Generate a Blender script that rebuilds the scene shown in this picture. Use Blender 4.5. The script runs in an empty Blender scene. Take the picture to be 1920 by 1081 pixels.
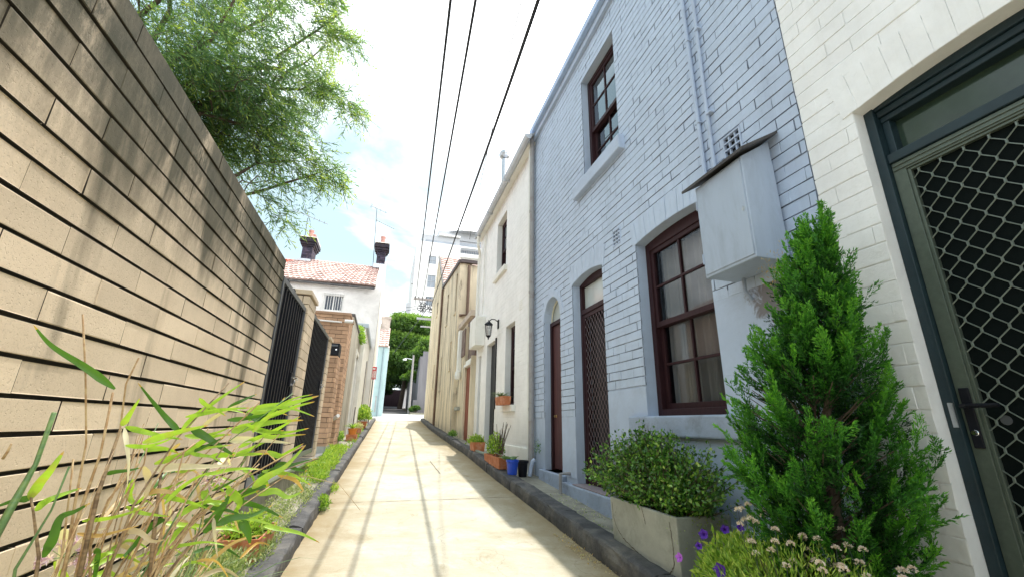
import bpy, bmesh, math, random
import numpy as np
from mathutils import Vector, Matrix
rnd = random.Random(7)
NP = np.random.default_rng(11)
scene = bpy.context.scene
col = scene.collection

# ------------------------------------------------------------------ helpers
def gz(y):
    """street level: the lane climbs five per cent away from the camera"""
    return -1.1 + 0.05 * min(max(y, -40), 62)

class MB:
    """mesh builder"""
    def __init__(s): s.v = []; s.f = []; s.m = []; s.a = []
    def add(s, vs, fs, m=0, a=0.0):
        o = len(s.v); s.v.extend(vs)
        for f in fs: s.f.append(tuple(i + o for i in f)); s.m.append(m); s.a.append(a)
    def box(s, a, b, m=0, val=0.0):
        x0, y0, z0 = a; x1, y1, z1 = b
        s.add([(x0,y0,z0),(x1,y0,z0),(x1,y1,z0),(x0,y1,z0),(x0,y0,z1),(x1,y0,z1),(x1,y1,z1),(x0,y1,z1)],
              [(0,3,2,1),(4,5,6,7),(0,1,5,4),(1,2,6,5),(2,3,7,6),(3,0,4,7)], m, val)
    def mbox(s, M, u0, u1, v0, v1, d0, d1, m=0, val=0.0):
        P = [M(u,v,d) for d in (d0,d1) for v in (v0,v1) for u in (u0,u1)]
        s.add(P, [(0,1,3,2),(4,6,7,5),(0,4,5,1),(2,3,7,6),(0,2,6,4),(1,5,7,3)], m, val)
    def quad(s, *p, m=0, val=0.0): s.add(list(p), [tuple(range(len(p)))], m, val)
    def prism(s, M, poly, d0, d1, m=0, val=0.0):
        n = len(poly)
        P = [M(u,v,d0) for u,v in poly] + [M(u,v,d1) for u,v in poly]
        F = [tuple(range(n)), tuple(range(2*n-1, n-1, -1))] + [(i,(i+1)%n,n+(i+1)%n,n+i) for i in range(n)]
        s.add(P, F, m, val)
    def tube(s, pts, r, n=8, m=0, val=0.0, closed=False):
        pts = [Vector(p) for p in pts]; k = len(pts)
        rr = r if isinstance(r, (list, tuple)) else [r]*k
        ring = []; prev = None
        for i, p in enumerate(pts):
            if closed: t = pts[(i+1) % k] - pts[i-1]
            else: t = pts[min(i+1,k-1)] - pts[max(i-1,0)]
            t.normalize()
            if prev is None: prev = Vector((0,0,1)) if abs(t.z) < .9 else Vector((1,0,0))
            a = t.cross(prev).normalized(); b = a.cross(t).normalized(); prev = b
            ring.append([tuple(p + (a*math.cos(2*math.pi*j/n) + b*math.sin(2*math.pi*j/n))*rr[i]) for j in range(n)])
        vs = [q for g in ring for q in g]; fs = []
        for i in range(k if closed else k-1):
            i2 = (i+1) % k
            for j in range(n): fs.append((i*n+j, i*n+(j+1)%n, i2*n+(j+1)%n, i2*n+j))
        if not closed:
            fs.append(tuple(range(n-1,-1,-1))); fs.append(tuple((k-1)*n+j for j in range(n)))
        s.add(vs, fs, m, val)
    def lathe(s, c, prof, n=16, m=0, val=0.0, axis='z'):
        vs = []
        for r, z in prof:
            for j in range(n):
                a = 2*math.pi*j/n
                if axis == 'z': vs.append((c[0]+r*math.cos(a), c[1]+r*math.sin(a), c[2]+z))
                elif axis == 'x': vs.append((c[0]+z, c[1]+r*math.cos(a), c[2]+r*math.sin(a)))
                else: vs.append((c[0]+r*math.cos(a), c[1]+z, c[2]+r*math.sin(a)))
        fs = []
        for i in range(len(prof)-1):
            for j in range(n): fs.append((i*n+j, i*n+(j+1)%n, (i+1)*n+(j+1)%n, (i+1)*n+j))
        fs.append(tuple(range(n-1,-1,-1))); fs.append(tuple((len(prof)-1)*n+j for j in range(n)))
        s.add(vs, fs, m, val)
    def build(s, name, mats, parent=None, smooth=False, bevel=0.0, fix=True):
        if not isinstance(mats, (list, tuple)): mats = [mats]
        off = Vector((0,0,0))
        q = parent
        while q is not None: off += q.location; q = q.parent
        V = np.array(s.v, dtype=np.float32).reshape(-1,3) - np.array(off, dtype=np.float32)
        me = bpy.data.meshes.new(name)
        me.from_pydata(V.tolist(), [], s.f)
        for m in mats: me.materials.append(m)
        me.polygons.foreach_set('material_index', np.array(s.m, dtype=np.int32))
        at = me.attributes.new('v', 'FLOAT', 'FACE'); at.data.foreach_set('value', np.array(s.a, dtype=np.float32))
        if smooth: me.polygons.foreach_set('use_smooth', [True]*len(s.f))
        me.update()
        if fix:
            bm = bmesh.new(); bm.from_mesh(me); bmesh.ops.recalc_face_normals(bm, faces=bm.faces); bm.to_mesh(me); bm.free()
        o = bpy.data.objects.new(name, me); col.objects.link(o)
        if parent is not None: o.parent = parent
        if bevel > 0:
            b = o.modifiers.new('bevel', 'BEVEL'); b.width = bevel; b.segments = 2; b.limit_method = 'ANGLE'; b.angle_limit = math.radians(50)
        return o

def thing(name, label, cat, loc=(0,0,0), group=None):
    o = bpy.data.objects.new(name, None); col.objects.link(o); o.location = loc
    o.empty_display_size = .1
    tag(o, label, cat, group); return o
def tag(o, label, cat, group=None):
    o['label'] = label; o['category'] = cat
    if group: o['group'] = group
    return o
def struct(o): o['kind'] = 'structure'; return o

def MX(X, s=-1):      # wall facing -X (s=-1) or +X (s=1): u = Y, v = Z, d = outwards
    return lambda u, v, d: (X + s*d, u, v)
def MY(Y, s=-1):      # wall facing -Y: u = X
    return lambda u, v, d: (u, Y + s*d, v)

# ------------------------------------------------------------------ materials
def newmat(name):
    m = bpy.data.materials.new(name); m.use_nodes = True
    nt = m.node_tree; b = nt.nodes['Principled BSDF']; return m, nt, b
def N(nt, t, **k):
    n = nt.nodes.new(t)
    for a, v in k.items(): setattr(n, a, v)
    return n
def coords(nt, scale=(1,1,1), rot=(0,0,0)):
    tc = N(nt, 'ShaderNodeNewGeometry'); mp = N(nt, 'ShaderNodeMapping')
    nt.links.new(tc.outputs['Position'], mp.inputs['Vector'])
    mp.inputs['Scale'].default_value = scale; mp.inputs['Rotation'].default_value = rot
    return mp.outputs['Vector']
def noise(nt, vec, scale, detail=5, rough=.6, dist=0.0):
    n = N(nt, 'ShaderNodeTexNoise'); n.inputs['Scale'].default_value = scale; n.inputs['Detail'].default_value = detail
    n.inputs['Roughness'].default_value = rough; n.inputs['Distortion'].default_value = dist
    nt.links.new(vec, n.inputs['Vector']); return n.outputs['Fac']
def ramp(nt, fac, stops):
    r = N(nt, 'ShaderNodeValToRGB'); e = r.color_ramp.elements
    while len(e) < len(stops): e.new(.5)
    for i, (p, c) in enumerate(stops):
        e[i].position = p; e[i].color = (*c, 1) if len(c) == 3 else c
    nt.links.new(fac, r.inputs['Fac']); return r.outputs['Color']
def g(v): return (v, v, v)
def mix(nt, a, b, fac, mode='MIX'):
    n = N(nt, 'ShaderNodeMix', data_type='RGBA', blend_type=mode)
    for sock, v in ((n.inputs['A'], a), (n.inputs['B'], b), (n.inputs['Factor'], fac)):
        if isinstance(v, bpy.types.NodeSocket): nt.links.new(v, sock)
        elif sock.type == 'RGBA': sock.default_value = (*v, 1) if len(v) == 3 else v
        else: sock.default_value = v
    return n.outputs['Result']
def math_(nt, op, a, b=None):
    n = N(nt, 'ShaderNodeMath', operation=op)
    for i, v in enumerate((a, b)):
        if v is None: continue
        if isinstance(v, bpy.types.NodeSocket): nt.links.new(v, n.inputs[i])
        else: n.inputs[i].default_value = v
    return n.outputs[0]
def bump(nt, b, h, strength, dist, prev=None):
    n = N(nt, 'ShaderNodeBump'); n.inputs['Strength'].default_value = strength; n.inputs['Distance'].default_value = dist
    nt.links.new(h, n.inputs['Height'])
    if prev: nt.links.new(prev, n.inputs['Normal'])
    nt.links.new(n.outputs['Normal'], b.inputs['Normal']); return n.outputs['Normal']
def vattr(nt):
    n = N(nt, 'ShaderNodeAttribute', attribute_name='v'); return n.outputs['Fac']

def pmat(name, c, var=.12, scale=4.0, rough=.7, bs=30.0, bd=.003, metal=0.0, spec=.4, dirt=None, dscale=1.5, damt=.5, vv=0.0, stretch=(1,1,1)):
    """painted / mineral surface: two noise tints, optional dirt patches, fine bump"""
    m, nt, b = newmat(name)
    vec = coords(nt, stretch)
    lo = tuple(x*(1-var) for x in c); hi = tuple(min(1, x*(1+var)) for x in c)
    colr = ramp(nt, noise(nt, vec, scale, 6, .65), [(.3, lo), (.7, hi)])
    if dirt:
        f = ramp(nt, noise(nt, vec, dscale, 8, .7, .5), [(.48, g(0)), (.72, g(damt))])
        colr = mix(nt, colr, dirt, f)
    if vv:
        mr = N(nt, 'ShaderNodeMapRange'); mr.inputs['To Min'].default_value = 1-vv; mr.inputs['To Max'].default_value = 1+vv
        nt.links.new(vattr(nt), mr.inputs['Value'])
        cc = N(nt, 'ShaderNodeCombineColor')
        for i in range(3): nt.links.new(mr.outputs[0], cc.inputs[i])
        colr = mix(nt, colr, cc.outputs[0], 1.0, 'MULTIPLY')
    nt.links.new(colr, b.inputs['Base Color'])
    b.inputs['Roughness'].default_value = rough; b.inputs['Metallic'].default_value = metal
    b.inputs['Specular IOR Level'].default_value = spec
    if bd: bump(nt, b, noise(nt, vec, bs, 6, .7), .8, bd)
    return m

def leafmat(name, stops, trans=.35, rough=.45, spec=.4):
    m, nt, b = newmat(name)
    c = ramp(nt, vattr(nt), stops)
    nt.links.new(c, b.inputs['Base Color']); b.inputs['Roughness'].default_value = rough
    b.inputs['Specular IOR Level'].default_value = spec
    t = N(nt, 'ShaderNodeBsdfTranslucent'); 
    c2 = mix(nt, c, (1.0, 1.0, .45), 1.0, 'MULTIPLY')
    br = N(nt, 'ShaderNodeHueSaturation'); br.inputs['Value'].default_value = 1.5; nt.links.new(c2, br.inputs['Color'])
    nt.links.new(br.outputs[0], t.inputs['Color'])
    ms = N(nt, 'ShaderNodeMixShader'); ms.inputs[0].default_value = trans
    nt.links.new(b.outputs[0], ms.inputs[1]); nt.links.new(t.outputs[0], ms.inputs[2])
    nt.links.new(ms.outputs[0], nt.nodes['Material Output'].inputs['Surface'])
    return m

def brickpaint(name, c, dirtc, dirt_amt=.35, bd=.006, low=None):
    """thick paint over brick: lumpy, a few chipped dark cracks, grime towards the ground"""
    m, nt, b = newmat(name)
    vec = coords(nt)
    colr = ramp(nt, noise(nt, vec, 2.2, 8, .7), [(.3, tuple(x*.9 for x in c)), (.7, tuple(min(1,x*1.07) for x in c))])
    f = ramp(nt, noise(nt, vec, 14, 8, .75, 1.2), [(.60, g(0)), (.75, g(dirt_amt))])
    colr = mix(nt, colr, dirtc, f)
    streak = ramp(nt, noise(nt, coords(nt, (6, 6, .35)), 2.0, 6, .7), [(.5, g(0)), (.8, g(.28))])
    colr = mix(nt, colr, dirtc, streak)
    if low:
        geo = N(nt, 'ShaderNodeNewGeometry'); sx = N(nt, 'ShaderNodeSeparateXYZ'); nt.links.new(geo.outputs['Position'], sx.inputs[0])
        h = math_(nt, 'SUBTRACT', sx.outputs['Z'], math_(nt, 'MULTIPLY', sx.outputs['Y'], .05))
        hh = math_(nt, 'ADD', h, math_(nt, 'MULTIPLY', noise(nt, vec, 3, 5), .5))
        lf = ramp(nt, hh, [(0.0, g(1)), (.35, g(0))])
        mr = N(nt, 'ShaderNodeMapRange'); mr.inputs['From Min'].default_value = -1.1; mr.inputs['From Max'].default_value = .3
        mr.inputs['To Min'].default_value = low[1]; mr.inputs['To Max'].default_value = 0
        nt.links.new(hh, mr.inputs['Value'])
        colr = mix(nt, colr, low[0], mr.outputs[0])
    nt.links.new(colr, b.inputs['Base Color']); b.inputs['Roughness'].default_value = .55; b.inputs['Specular IOR Level'].default_value = .35
    n1 = bump(nt, b, noise(nt, vec, 9, 4, .6), .9, bd*1.4)
    bump(nt, b, noise(nt, vec, 60, 6, .7), .7, bd*.35, n1)
    return m

# --- the palette
M_boxblue = pmat('blue_grey_metal_box_paint', (.38,.45,.56), .06, 2.5, .45, 20, .0015, dirt=(.24,.28,.34), dscale=4, damt=.5, stretch=(2,2,.5))
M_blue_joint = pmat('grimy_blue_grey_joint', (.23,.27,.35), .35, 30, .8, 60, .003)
M_cream_joint = pmat('cream_joint', (.62,.57,.50), .2, 30, .8, 60, .003)
M_blue = brickpaint('blue_grey_brick_paint', (.49,.58,.73), (.22,.26,.33), .4, .007, ((.30,.35,.42), .55))
M_blue_smooth = pmat('blue_grey_render', (.465,.55,.70), .07, 2.5, .6, 16, .004, dirt=(.28,.31,.38), dscale=3, damt=.4)
M_blue_dark = pmat('blue_grey_plinth_paint', (.37,.44,.57), .12, 4, .6, 22, .007, dirt=(.18,.19,.22), dscale=5, damt=.7)
M_cream = brickpaint('cream_white_brick_paint', (.875,.88,.875), (.66,.64,.60), .3, .006, ((.72,.70,.62), .5))
M_white = brickpaint('white_brick_paint', (.90,.895,.88), (.66,.64,.60), .25, .005, ((.70,.69,.64), .5))
M_white_s = pmat('white_render', (.84,.83,.78), .06, 2, .65, 20, .004, dirt=(.5,.48,.42), dscale=2.5, damt=.35)
M_maroon = pmat('maroon_timber_paint', (.036,.014,.017), .25, 12, .5, 40, .0008, spec=.2, stretch=(3,3,.5))
M_maroon_l = pmat('weathered_maroon_door_paint', (.095,.040,.040), .3, 5, .5, 40, .0008, spec=.25, stretch=(4,4,.4))
M_dark = pmat('black_metal_paint', (.009,.010,.015), .2, 10, .45, 60, .0004, spec=.2)
M_blacksheet = pmat('black_backing_sheet', (.006,.007,.012), .2, 6, .5, 40, .0004)
M_greyrail = pmat('grey_metal', (.10,.11,.125), .15, 8, .35, 40, .0005, metal=.3)
M_galv = pmat('galvanised_steel', (.45,.47,.5), .15, 14, .3, 50, .0003, metal=.8)
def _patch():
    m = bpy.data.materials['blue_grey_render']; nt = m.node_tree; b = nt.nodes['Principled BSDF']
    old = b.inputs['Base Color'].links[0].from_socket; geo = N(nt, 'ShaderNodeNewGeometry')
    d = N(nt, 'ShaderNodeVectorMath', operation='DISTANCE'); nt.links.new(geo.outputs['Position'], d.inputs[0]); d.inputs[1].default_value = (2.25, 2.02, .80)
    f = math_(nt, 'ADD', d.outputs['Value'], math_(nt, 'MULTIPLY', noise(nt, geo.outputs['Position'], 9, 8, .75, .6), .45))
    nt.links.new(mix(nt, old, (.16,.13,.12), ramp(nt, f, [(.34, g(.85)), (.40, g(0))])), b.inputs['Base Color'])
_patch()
M_gutter = pmat('grey_gutter_paint', (.52,.55,.60), .1, 5, .5, 30, .0008)
M_gutter_b = pmat('blue_grey_gutter_paint', (.40,.52,.74), .08, 5, .5, 30, .0008)
M_pipe = pmat('taupe_pipe_paint', (.34,.33,.33), .1, 6, .5, 40, .0008, dirt=(.2,.12,.08), dscale=8, damt=.5)
M_green_t = pmat('dark_green_timber_paint', (.012,.028,.036), .25, 7, .4, 50, .001)
M_green_f = pmat('grey_green_screen_frame', (.10,.125,.102), .14, 30, .35, 300, .0003, metal=.25)
M_mesh = pmat('grey_green_diamond_mesh', (.17,.205,.18), .15, 20, .35, 90, .0004, metal=.3)
M_mesh_m = pmat('maroon_diamond_mesh', (.16,.12,.13), .15, 20, .35, 90, .0004, metal=.4)
M_night = pmat('dark_interior', (.008,.009,.012), .3, 3, .8, 10, 0)
M_flyscreen = pmat('black_insect_screen', (.004,.007,.007), .3, 220, .8, 400, .0004, spec=.08)
M_brass = pmat('brass', (.6,.42,.16), .1, 20, .3, 50, .0002, metal=.9)
M_chrome = pmat('chrome', (.8,.8,.8), .05, 20, .12, 50, 0, metal=1)
M_tan_metal = pmat('terracotta', (.50,.17,.07), .2, 9, .75, 50, .0015, dirt=(.6,.5,.42), dscale=9, damt=.5)
M_terra2 = pmat('orange_clay', (.62,.26,.05), .15, 9, .7, 50, .001)
M_bluepot = pmat('blue_plastic', (.02,.08,.55), .08, 9, .3, 50, 0)
M_soil = pmat('potting_soil', (.035,.024,.016), .4, 40, .95, 90, .01)
M_kerb = pmat('dark_stone_kerb', (.068,.068,.072), .35, 7, .75, 24, .012, dirt=(.28,.26,.22), dscale=3.5, damt=.55)
M_verge = pmat('verge_concrete', (.30,.28,.22), .25, 6, .85, 40, .006, dirt=(.10,.09,.06), dscale=4, damt=.8)
M_foot = pmat('footpath_slabs', (.33,.31,.25), .22, 5, .8, 45, .004, dirt=(.13,.12,.09), dscale=4, damt=.7)
M_earth = pmat('earth', (.14,.12,.08), .3, 1, .95, 8, .02)
M_asphalt = pmat('asphalt', (.055,.056,.062), .3, 3, .8, 90, .004, dirt=(.12,.12,.12), dscale=.6, damt=.6)
M_crossconc = pmat('pale_junction_paving', (.50,.49,.46), .12, 1.2, .8, 40, .003, dirt=(.3,.29,.27), dscale=.8, damt=.4)
M_beige = None
M_grey_r = pmat('grey_render', (.74,.73,.71), .1, .9, .8, 20, .004, dirt=(.36,.35,.33), dscale=.8, damt=.5)
M_tower = pmat('pale_tower_panels', (.80,.80,.80), .04, .2, .6, 4, .003, dirt=(.66,.66,.67), dscale=.25, damt=.4)
M_tower_g = pmat('tower_grey_panels', (.42,.44,.47), .06, .3, .5, 4, 0)
M_ltblue = pmat('pale_blue_render', (.48,.66,.70), .08, 1.2, .7, 20, .003, dirt=(.4,.52,.55), dscale=1.5, damt=.4)
M_tile = pmat('red_roof_tiles', (.50,.36,.325), .15, 3, .75, 30, .003, vv=.25, dirt=(.68,.58,.53), dscale=2, damt=.3)
M_tile_y = pmat('orange_red_roof_tiles', (.50,.13,.08), .25, 3, .75, 30, .004, vv=.3)
M_brick = pmat('brown_brick', (.48,.305,.195), .15, 9, .85, 60, .004, vv=.22)
M_mortar = pmat('dark_mortar', (.10,.075,.055), .2, 9, .9, 40, .003)
M_soot = pmat('sooty_chimney_brick', (.030,.026,.045), .4, 4, .8, 30, .008, vv=.5, dirt=(.16,.10,.09), dscale=3, damt=.6)
M_pot = pmat('chimney_pot_clay', (.40,.21,.18), .2, 6, .7, 20, .003)
M_white_metal = pmat('white_plastic', (.78,.78,.76), .05, 6, .4, 50, 0)
M_greyfence = pmat('purple_grey_wall', (.17,.165,.18), .15, 1.5, .7, 12, .004, stretch=(3,3,.3))
M_polewood = pmat('weathered_pole', (.30,.28,.27), .2, 5, .8, 30, .003, stretch=(4,4,.3))
M_wire = pmat('black_cable', (.028,.033,.042), .1, 5, .6, 30, 0)
M_barkA = pmat('grey_brown_bark', (.10,.075,.055), .35, 12, .9, 40, .006)
M_concp = pmat('cast_concrete', (.36,.37,.33), .12, 6, .7, 45, .002, dirt=(.17,.19,.15), dscale=3, damt=.75)
M_crack = pmat('crack', (.09,.07,.05), .3, 30, .9, 60, 0)
M_curtain = None
def mk_curtain():
    m, nt, b = newmat('sheer_curtain_cloth')
    b.inputs['Base Color'].default_value = (.24,.235,.22,1); b.inputs['Roughness'].default_value = .9
    return m
M_curtain = mk_curtain()
def mk_glass(name, alpha=.45, rough=.03, refl=1.2):
    """window glass: part mirror, part see-through"""
    m, nt, b = newmat(name)
    gl = N(nt, 'ShaderNodeBsdfGlossy'); gl.inputs['Roughness'].default_value = rough; gl.inputs['Color'].default_value = (.9,.95,1,1)
    tr = N(nt, 'ShaderNodeBsdfTransparent'); tr.inputs['Color'].default_value = (*[alpha]*3, 1)
    fr = N(nt, 'ShaderNodeFresnel'); fr.inputs['IOR'].default_value = 1.55
    f2 = math_(nt, 'MULTIPLY_ADD', fr.outputs[0], refl); nt.nodes[-1].inputs[2].default_value = .008
    ms = N(nt, 'ShaderNodeMixShader'); nt.links.new(f2, ms.inputs[0]); nt.links.new(tr.outputs[0], ms.inputs[1]); nt.links.new(gl.outputs[0], ms.inputs[2])
    nt.links.new(ms.outputs[0], nt.nodes['Material Output'].inputs['Surface'])
    return m
M_glass = mk_glass('window_glass', alpha=.85, refl=.05)
M_glass_m = mk_glass('sky_reflecting_glass', alpha=.6, refl=2.2)
M_ant = pmat('dull_grey_aluminium', (.07,.075,.08), .1, 20, .5, 50, 0)
M_glass_t = pmat('pale_tower_glass', (.22,.26,.31), .2, .8, .1, 4, 0, spec=.8)
M_glass_d = pmat('dark_window_glass', (.03,.04,.06), .3, .8, .06, 4, 0, spec=.8)
M_glass_f = pmat('frosted_fanlight_glass', (.55,.60,.60), .1, 3, .15, 4, 0, spec=.6)
M_glass_g = pmat('dark_green_transom_glass', (.030,.052,.036), .3, 4, .12, 4, .001, spec=.6)

def mk_blockwall():
    """tan concrete blocks: pitted faces, moss under the top, slanting streaks of stain and painted tree shadow"""
    m, nt, b = newmat('tan_concrete_block')
    vec = coords(nt)
    c = ramp(nt, noise(nt, vec, 1.6, 8, .7), [(.3, (.62,.495,.35)), (.7, (.80,.655,.48))])
    f = ramp(nt, noise(nt, vec, 160, 4, .8), [(.33, g(.4)), (.45, g(0))])
    c = mix(nt, c, (.30,.235,.16), f)
    mr = N(nt, 'ShaderNodeMapRange'); mr.inputs['To Min'].default_value = .86; mr.inputs['To Max'].default_value = 1.1
    nt.links.new(vattr(nt), mr.inputs['Value']); cc = N(nt, 'ShaderNodeCombineColor')
    for i in range(3): nt.links.new(mr.outputs[0], cc.inputs[i])
    c = mix(nt, c, cc.outputs[0], 1.0, 'MULTIPLY')
    # stains plus painted tree-shadow streaks, slanted along the sunlight
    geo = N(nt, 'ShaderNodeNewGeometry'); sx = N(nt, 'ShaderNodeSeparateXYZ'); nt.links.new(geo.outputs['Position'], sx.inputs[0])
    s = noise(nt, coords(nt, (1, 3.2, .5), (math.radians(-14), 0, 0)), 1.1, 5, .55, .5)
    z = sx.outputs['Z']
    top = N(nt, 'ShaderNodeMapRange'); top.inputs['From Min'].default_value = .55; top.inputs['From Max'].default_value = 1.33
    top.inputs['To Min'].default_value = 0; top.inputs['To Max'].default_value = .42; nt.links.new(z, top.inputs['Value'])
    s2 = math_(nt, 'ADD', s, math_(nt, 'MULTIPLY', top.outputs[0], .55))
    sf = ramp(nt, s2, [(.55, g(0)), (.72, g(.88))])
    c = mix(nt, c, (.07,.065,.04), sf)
    fine = ramp(nt, noise(nt, coords(nt, (1,1,.4)), 7, 9, .85), [(.36, g(.12)), (.56, g(.92))])
    mt = N(nt, 'ShaderNodeMapRange'); mt.inputs['From Min'].default_value = .45; mt.inputs['From Max'].default_value = 1.15; nt.links.new(z, mt.inputs['Value'])
    c = mix(nt, c, (.060,.060,.040), math_(nt, 'MULTIPLY', fine, mt.outputs[0]))
    nt.links.new(c, b.inputs['Base Color']); b.inputs['Roughness'].default_value = .85; b.inputs['Specular IOR Level'].default_value = .25
    pits = ramp(nt, noise(nt, vec, 120, 3, .6), [(.30, g(0)), (.42, g(1))])
    n1 = bump(nt, b, pits, .6, .002)
    bump(nt, b, noise(nt, vec, 26, 8, .7), .6, .002, n1)
    return m
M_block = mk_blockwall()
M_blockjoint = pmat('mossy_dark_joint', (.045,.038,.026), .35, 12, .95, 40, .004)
M_piercream = pmat('cream_pier_block', (.62,.50,.36), .12, 5, .85, 50, .003, vv=.12)

def mk_beige():
    m, nt, b = newmat('stained_beige_render')
    vec = coords(nt)
    c = ramp(nt, noise(nt, vec, .8, 8, .7), [(.3, (.70,.59,.42)), (.7, (.84,.74,.56))])
    s = noise(nt, coords(nt, (1, 2.2, .22)), 1.6, 8, .72, .4)
    c = mix(nt, c, (.30,.25,.17), ramp(nt, s, [(.46, g(0)), (.66, g(.6))]))
    s = noise(nt, coords(nt, (2, 5.0, .3)), 1.3, 8, .72, .4)
    c = mix(nt, c, (.075,.055,.045), ramp(nt, s, [(.52, g(0)), (.62, g(.95))]))
    nt.links.new(c, b.inputs['Base Color']); b.inputs['Roughness'].default_value = .85
    bump(nt, b, noise(nt, vec, 12, 8, .75), .8, .01)
    return m
M_beige = mk_beige()

def mk_road():
    """old concrete carriageway: warm, worn, with fine brushed lines and grimy edges with the brown of shaded road painted in"""
    m, nt, b = newmat('old_concrete_paving')
    vec = coords(nt)
    c = ramp(nt, noise(nt, vec, 1.1, 8, .7), [(.3, (.50,.455,.345)), (.7, (.66,.63,.53))])
    c = mix(nt, c, (.37,.31,.195), ramp(nt, noise(nt, vec, .8, 8, .72, .6), [(.46, g(0)), (.66, g(.75))]))
    c = mix(nt, c, (.75,.72,.63), ramp(nt, noise(nt, vec, 2.6, 8, .75, .3), [(.56, g(0)), (.7, g(.6))]))
    # brushed lines across the lane
    br = noise(nt, coords(nt, (.35, 9, 1)), 9, 4, .7)
    c = mix(nt, c, (.33,.29,.19), ramp(nt, br, [(.5, g(0)), (.75, g(.35))]))
    c = mix(nt, c, (.20,.17,.11), ramp(nt, noise(nt, vec, 120, 4, .8), [(.56, g(0)), (.70, g(.6))]))
    c = mix(nt, c, (.26,.20,.11), ramp(nt, noise(nt, coords(nt, (1,.6,1)), 3.6, 9, .8, 1.1), [(.55, g(0)), (.68, g(.55))]))
    vo = N(nt, 'ShaderNodeTexVoronoi', feature='DISTANCE_TO_EDGE'); vo.inputs['Scale'].default_value = .55; wv = N(nt, 'ShaderNodeVectorMath', operation='ADD'); nz = N(nt, 'ShaderNodeTexNoise'); nz.inputs['Scale'].default_value = 2.2; nz.inputs['Detail'].default_value = 8; nt.links.new(vec, nz.inputs['Vector']); nt.links.new(vec, wv.inputs[0]); nt.links.new(nz.outputs['Color'], wv.inputs[1]); nt.links.new(wv.outputs[0], vo.inputs['Vector'])
    c = mix(nt, c, (.14,.11,.07), ramp(nt, vo.outputs['Distance'], [(0.0, g(.4)), (.004, g(0))]))
    # grime along both gutters, its brown also painting the shaded road's tone
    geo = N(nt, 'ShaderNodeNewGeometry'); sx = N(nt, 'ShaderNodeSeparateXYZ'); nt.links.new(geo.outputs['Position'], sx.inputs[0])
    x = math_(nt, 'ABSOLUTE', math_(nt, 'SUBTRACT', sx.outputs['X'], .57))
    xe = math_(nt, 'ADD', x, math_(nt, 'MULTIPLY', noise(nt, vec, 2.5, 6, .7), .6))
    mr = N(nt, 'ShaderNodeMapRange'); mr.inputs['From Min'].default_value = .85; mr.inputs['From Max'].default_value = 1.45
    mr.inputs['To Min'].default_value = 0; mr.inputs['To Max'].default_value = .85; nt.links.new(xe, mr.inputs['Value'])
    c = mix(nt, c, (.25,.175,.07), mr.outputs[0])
    nt.links.new(c, b.inputs['Base Color']); b.inputs['Roughness'].default_value = .75; b.inputs['Specular IOR Level'].default_value = .3
    n1 = bump(nt, b, br, .5, .004)
    bump(nt, b, noise(nt, vec, 70, 6, .8), .8, .004, n1)
    return m
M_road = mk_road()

# leaves: colour ramps run over the per-leaf value
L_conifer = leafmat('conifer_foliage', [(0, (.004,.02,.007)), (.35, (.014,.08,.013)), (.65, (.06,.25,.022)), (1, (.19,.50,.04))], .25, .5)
L_shrub = leafmat('small_shiny_leaves', [(0, (.010,.045,.010)), (.4, (.05,.16,.02)), (.8, (.17,.36,.045)), (1, (.42,.58,.14))], .25, .28, .6)
L_tree = leafmat('feathery_tree_leaves', [(0, (.03,.075,.035)), (.4, (.085,.18,.085)), (.75, (.19,.31,.11)), (1, (.46,.56,.12))], .5, .45)
L_far = leafmat('distant_tree_leaves', [(0, (.018,.05,.015)), (.6, (.085,.18,.035)), (1, (.22,.36,.06))], .3, .5)
L_bam = leafmat('cane_leaves', [(0, (.05,.14,.02)), (.25, (.08,.20,.025)), (.35, (.28,.48,.05)), (.5, (.36,.56,.06)), (.6, (.40,.42,.07)), (.7, (.55,.34,.08)), (.82, (.52,.42,.26)), (1, (.72,.68,.52))], .30, .38)
L_lime = leafmat('lime_groundcover_leaves', [(0, (.07,.17,.025)), (.5, (.25,.42,.055)), (1, (.52,.62,.14))], .4, .5)
L_weed = leafmat('pale_weed_leaves', [(0, (.10,.17,.05)), (.5, (.26,.34,.14)), (.8, (.45,.50,.28)), (1, (.62,.60,.44))], .35, .6)
L_grass = leafmat('grey_green_blades', [(0, (.07,.15,.05)), (.6, (.20,.30,.14)), (.85, (.34,.42,.24)), (1, (.55,.46,.28))], .35, .45)
L_pet_p = leafmat('violet_petals', [(0, (.05,.01,.20)), (.6, (.12,.02,.42)), (1, (.45,.12,.65))], .3, .6)
L_white = leafmat('pale_pink_petals', [(0, (.62,.50,.46)), (1, (.88,.80,.80))], .3, .7)
L_lilac = leafmat('lilac_petals', [(0, (.55,.38,.62)), (1, (.85,.72,.88))], .4, .6)

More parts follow.
